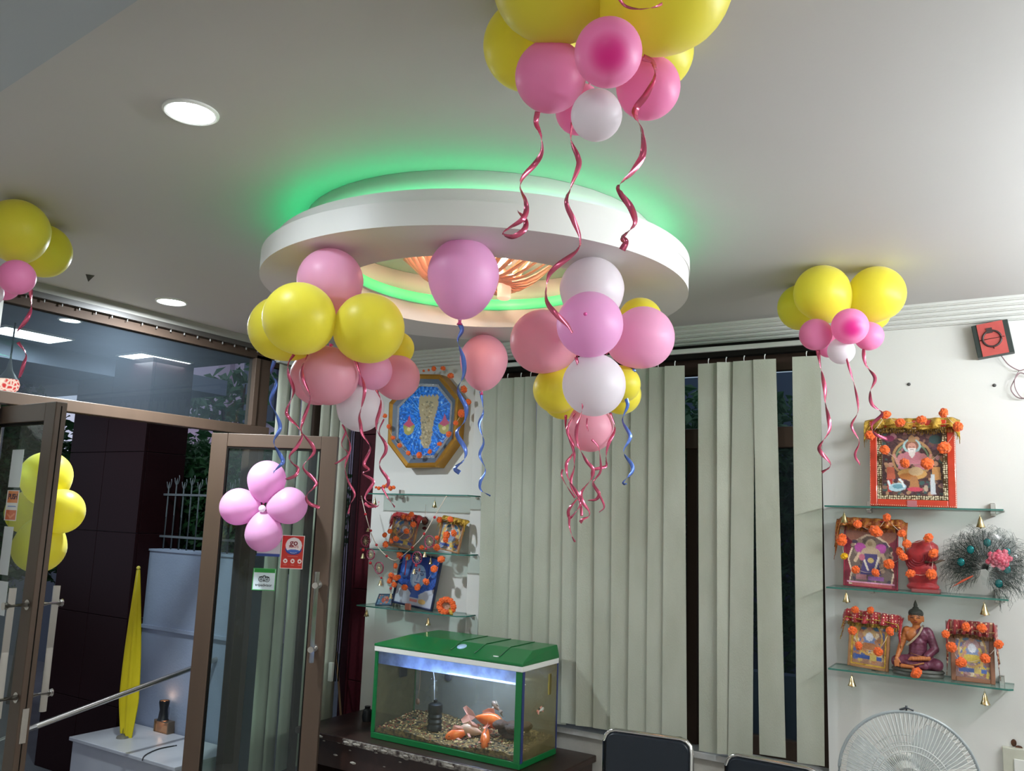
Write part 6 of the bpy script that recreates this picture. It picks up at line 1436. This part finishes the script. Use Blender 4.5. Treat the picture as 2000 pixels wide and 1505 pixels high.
# wall lamp
wp = PL(320, 1385, 1, 4.06); wl = empty('garden_wall_lamp', wp, 'black up and down wall lamp glowing warm on the plaster wall', 'lamp')
bm = NB(); lathe(bm, [(.030, .06), (.035, .062), (.036, .05), (.027, 0), (.034, -.06), (.04, -.07), (.03, -.07), (.02, 0)], wp, seg=20); obj('lamp_body', bm, black, wl, smooth=True)
wb = mat('amber_led', '#ffd0a0', .4, emit=8, emcol='#ffb080')
bm = NB(); lathe(bm, [(0, .05), (.026, .05)], wp, seg=16); lathe(bm, [(0, -.06), (.026, -.06)], wp, seg=16); obj('bulb', bm, wb, wl)
lw = light('wall_lamp_up', 'POINT', wp+Vector((.0, 0.01, .075)), .12, (1, .65, .42), .015); light('wall_lamp_down', 'POINT', wp+Vector((0, .0, -.09)), .15, (1, .65, .42), .015)
bq_ = PL(322, 1418, 1, 4.08); bb = empty('amber_flood_lamp', bq_, 'small rectangular metal framed lamp box below the wall lamp', 'lamp')
bx('lens', bq_.x-.07, bq_.x+.07, 4.055, 4.065, bq_.z-.035, bq_.z+.035, mat('lens_tan', '#a87c58', .3), bb)
for q in ((-.08, -.07, -.045, .045), (.07, .08, -.045, .045), (-.07, .07, -.045, -.035), (-.07, .07, .035, .045)): bx('lamp_frame', bq_.x+q[0], bq_.x+q[1], 4.045, 4.10, bq_.z+q[2], bq_.z+q[3], mat('bronze', '#7a6a58', .3, metal=.7), bb, b=.002)
bm = NB(); tube(bm, catmull([PL(*q, 2, .004) for q in ((345,1455),(310,1462),(284,1474),(278,1484))], 5), .004, 6); obj('lamp_cable', bm, black, label='thin black cable lying on the marble ledge', cat='cable')
# handrail
ha = PL(70, 1418, 0, -4.95); hb_ = PL(500, 1258, 0, -4.95); bm = NB(); tube(bm, [ha-(hb_-ha)*.25, ha, hb_, hb_+(hb_-ha)*.1], .017, 12)
hr = empty('handrail', Vector((-4.95, 3.0, GZ)), 'sloping steel handrail pipe outside the doorway', 'handrail'); obj('rail_pipe', bm, steel, hr, smooth=True)
for s in (-.2, 1.08):
    q = ha.lerp(hb_, s); bm = NB(); tube(bm, [q, (q.x, q.y, GZ)], .014, 8); obj('rail_post', bm, steel, hr)
# trees
def foliage(bm, c, rad, n, size, rr, mi=0, sc=(1, 1, 1)):
    for _ in range(n):
        while True:
            v = Vector((rr.uniform(-1, 1), rr.uniform(-1, 1), rr.uniform(-1, 1)))
            if v.length < 1: break
        p = Vector(c)+Vector((v.x*rad*sc[0], v.y*rad*sc[1], v.z*rad*sc[2])); d = Vector((rr.gauss(0, 1), rr.gauss(0, 1), rr.gauss(-.4, .6))).normalized(); s = d.cross(Vector((rr.gauss(0, 1), rr.gauss(0, 1), rr.gauss(0, 1)))).normalized(); l = size*rr.uniform(.7, 1.3)
        nn_ = d.cross(s)*l*.12
        a = bm.verts.new(p); b = bm.verts.new(p+d*l*.5+s*l*.24+nn_); c2 = bm.verts.new(p+d*l); e_ = bm.verts.new(p+d*l*.5-s*l*.24+nn_); m_ = bm.verts.new(p+d*l*.5)
        bm.faces.new((a, b, m_)); bm.faces.new((b, c2, m_)); bm.faces.new((c2, e_, m_)); bm.faces.new((e_, a, m_))
def tree(c, blobs, base, label, size=.1, n=900, seed=1, mt=None):
    t_ = empty('tree', (c[0], c[1], GZ), label, 'tree'); rr = random.Random(seed); bm = NB(); tube(bm, [(c[0], c[1], GZ), (c[0]+.05, c[1], c[2]*.6), (c[0], c[1], c[2])], [.09, .06, .03], 8)
    for b in blobs: tube(bm, [(c[0], c[1], c[2]*.7), (Vector(b[:3])+Vector(c))/2, b[:3]], [.03, .02, .008], 5)
    obj('trunk', bm, barkm, t_, smooth=True); bm = NB()
    for b in blobs: foliage(bm, b[:3], b[3], int(n*b[3]**2*4), size, rr)
    obj('foliage', bm, mt or leafd, t_, kind='stuff')
tree((-6.3, 5.2, 1.9), [(-6.6, 5.1, 1.7, .55), (-6.0, 5.4, 1.65, .6), (-5.5, 5.2, 1.6, .55), (-7.0, 5.4, 1.7, .55), (-6.9, 5.6, 1.2, .6), (-7.3, 5.8, 1.6, .5)], 0, 'dark leafy tree behind the picket fence', .09, 2600, 1)
tb_ = [PL(455, 790, 1, 6.0), PL(405, 775, 1, 6.1), PL(480, 750, 1, 6.0), PL(360, 790, 1, 6.2)]
tree((tb_[0].x, 6.1, 2.5), [(q.x, q.y, q.z, r_) for q, r_ in zip(tb_, (.42, .36, .26, .34))], 0, 'broad leaved tree against the pale building, seen through the transom', .18, 130, 2)
tree((-9.0, 5.0, 1.6), [(-9, 4.6, 1.6, .9), (-8.75, 5.4, 1.5, .8), (-9.4, 3.6, 1.4, .9), (-8.7, 4.3, 2.1, .7)], 0, 'dark tree left of the granite pillar', .11, 1700, 3)
tree((-7.9, 3.2, 1.0), [(-7.9, 3.0, .3, .45), (-8.2, 3.3, .5, .5)], 0, 'low shrub seen through the left glass door', .09, 1200, 6)
tree((-2.2, 6.4, 1.8), [(-2.9, 6.2, 1.9, .7), (-1.9, 6.2, 2.0, .7), (-1.0, 6.3, 1.9, .7), (-2.4, 6.0, 1.0, .6), (-1.2, 6.1, 1.1, .6), (-3.6, 6.4, 1.6, .7)], 0, 'dark tree outside the back window', .1, 1500, 4)
bx('yard_wall', -4.2, .5, 7.2, 7.3, GZ, 2.9, mat('yard_wall_blue', '#4a586c', .8), kind='structure', label='dark blue grey yard wall outside the back window')
bx('yard_wall', -3.6, .2, 5.15, 5.25, GZ, .75, MATS['yard_wall_blue'], kind='structure', label='low wall just outside the back window')
bld = empty('building', (-9, 11, GZ), 'pale lilac building behind the trees outside', 'building')
bm = NB(); box(bm, -13, -6.2, 9.6, 12, GZ, 6.5); obj('wall', bm, mat('lilac_wall', '#cdb8c8', .8), bld); 
for i in range(4): bx('column', -12.0+i*1.6, -11.7+i*1.6, 9.5, 9.6, GZ, 6.5, mat('pinkish_column', '#b9a0b0', .8), bld)
for i in range(3): bx('window', -11.4+i*1.6, -10.6+i*1.6, 9.55, 9.62, 3.0, 4.2, mat('far_window', '#4a5264', .3), bld)
bx('far_hedge_wall', -16, -9.6, 6.4, 6.5, GZ, 1.9, mat('far_wall', '#4a525c', .8), kind='structure', label='far plaster wall outside at the left')

# lift everything so the floor is at zero
for o in bpy.data.objects:
    if o.parent is None: o.location.z += .35
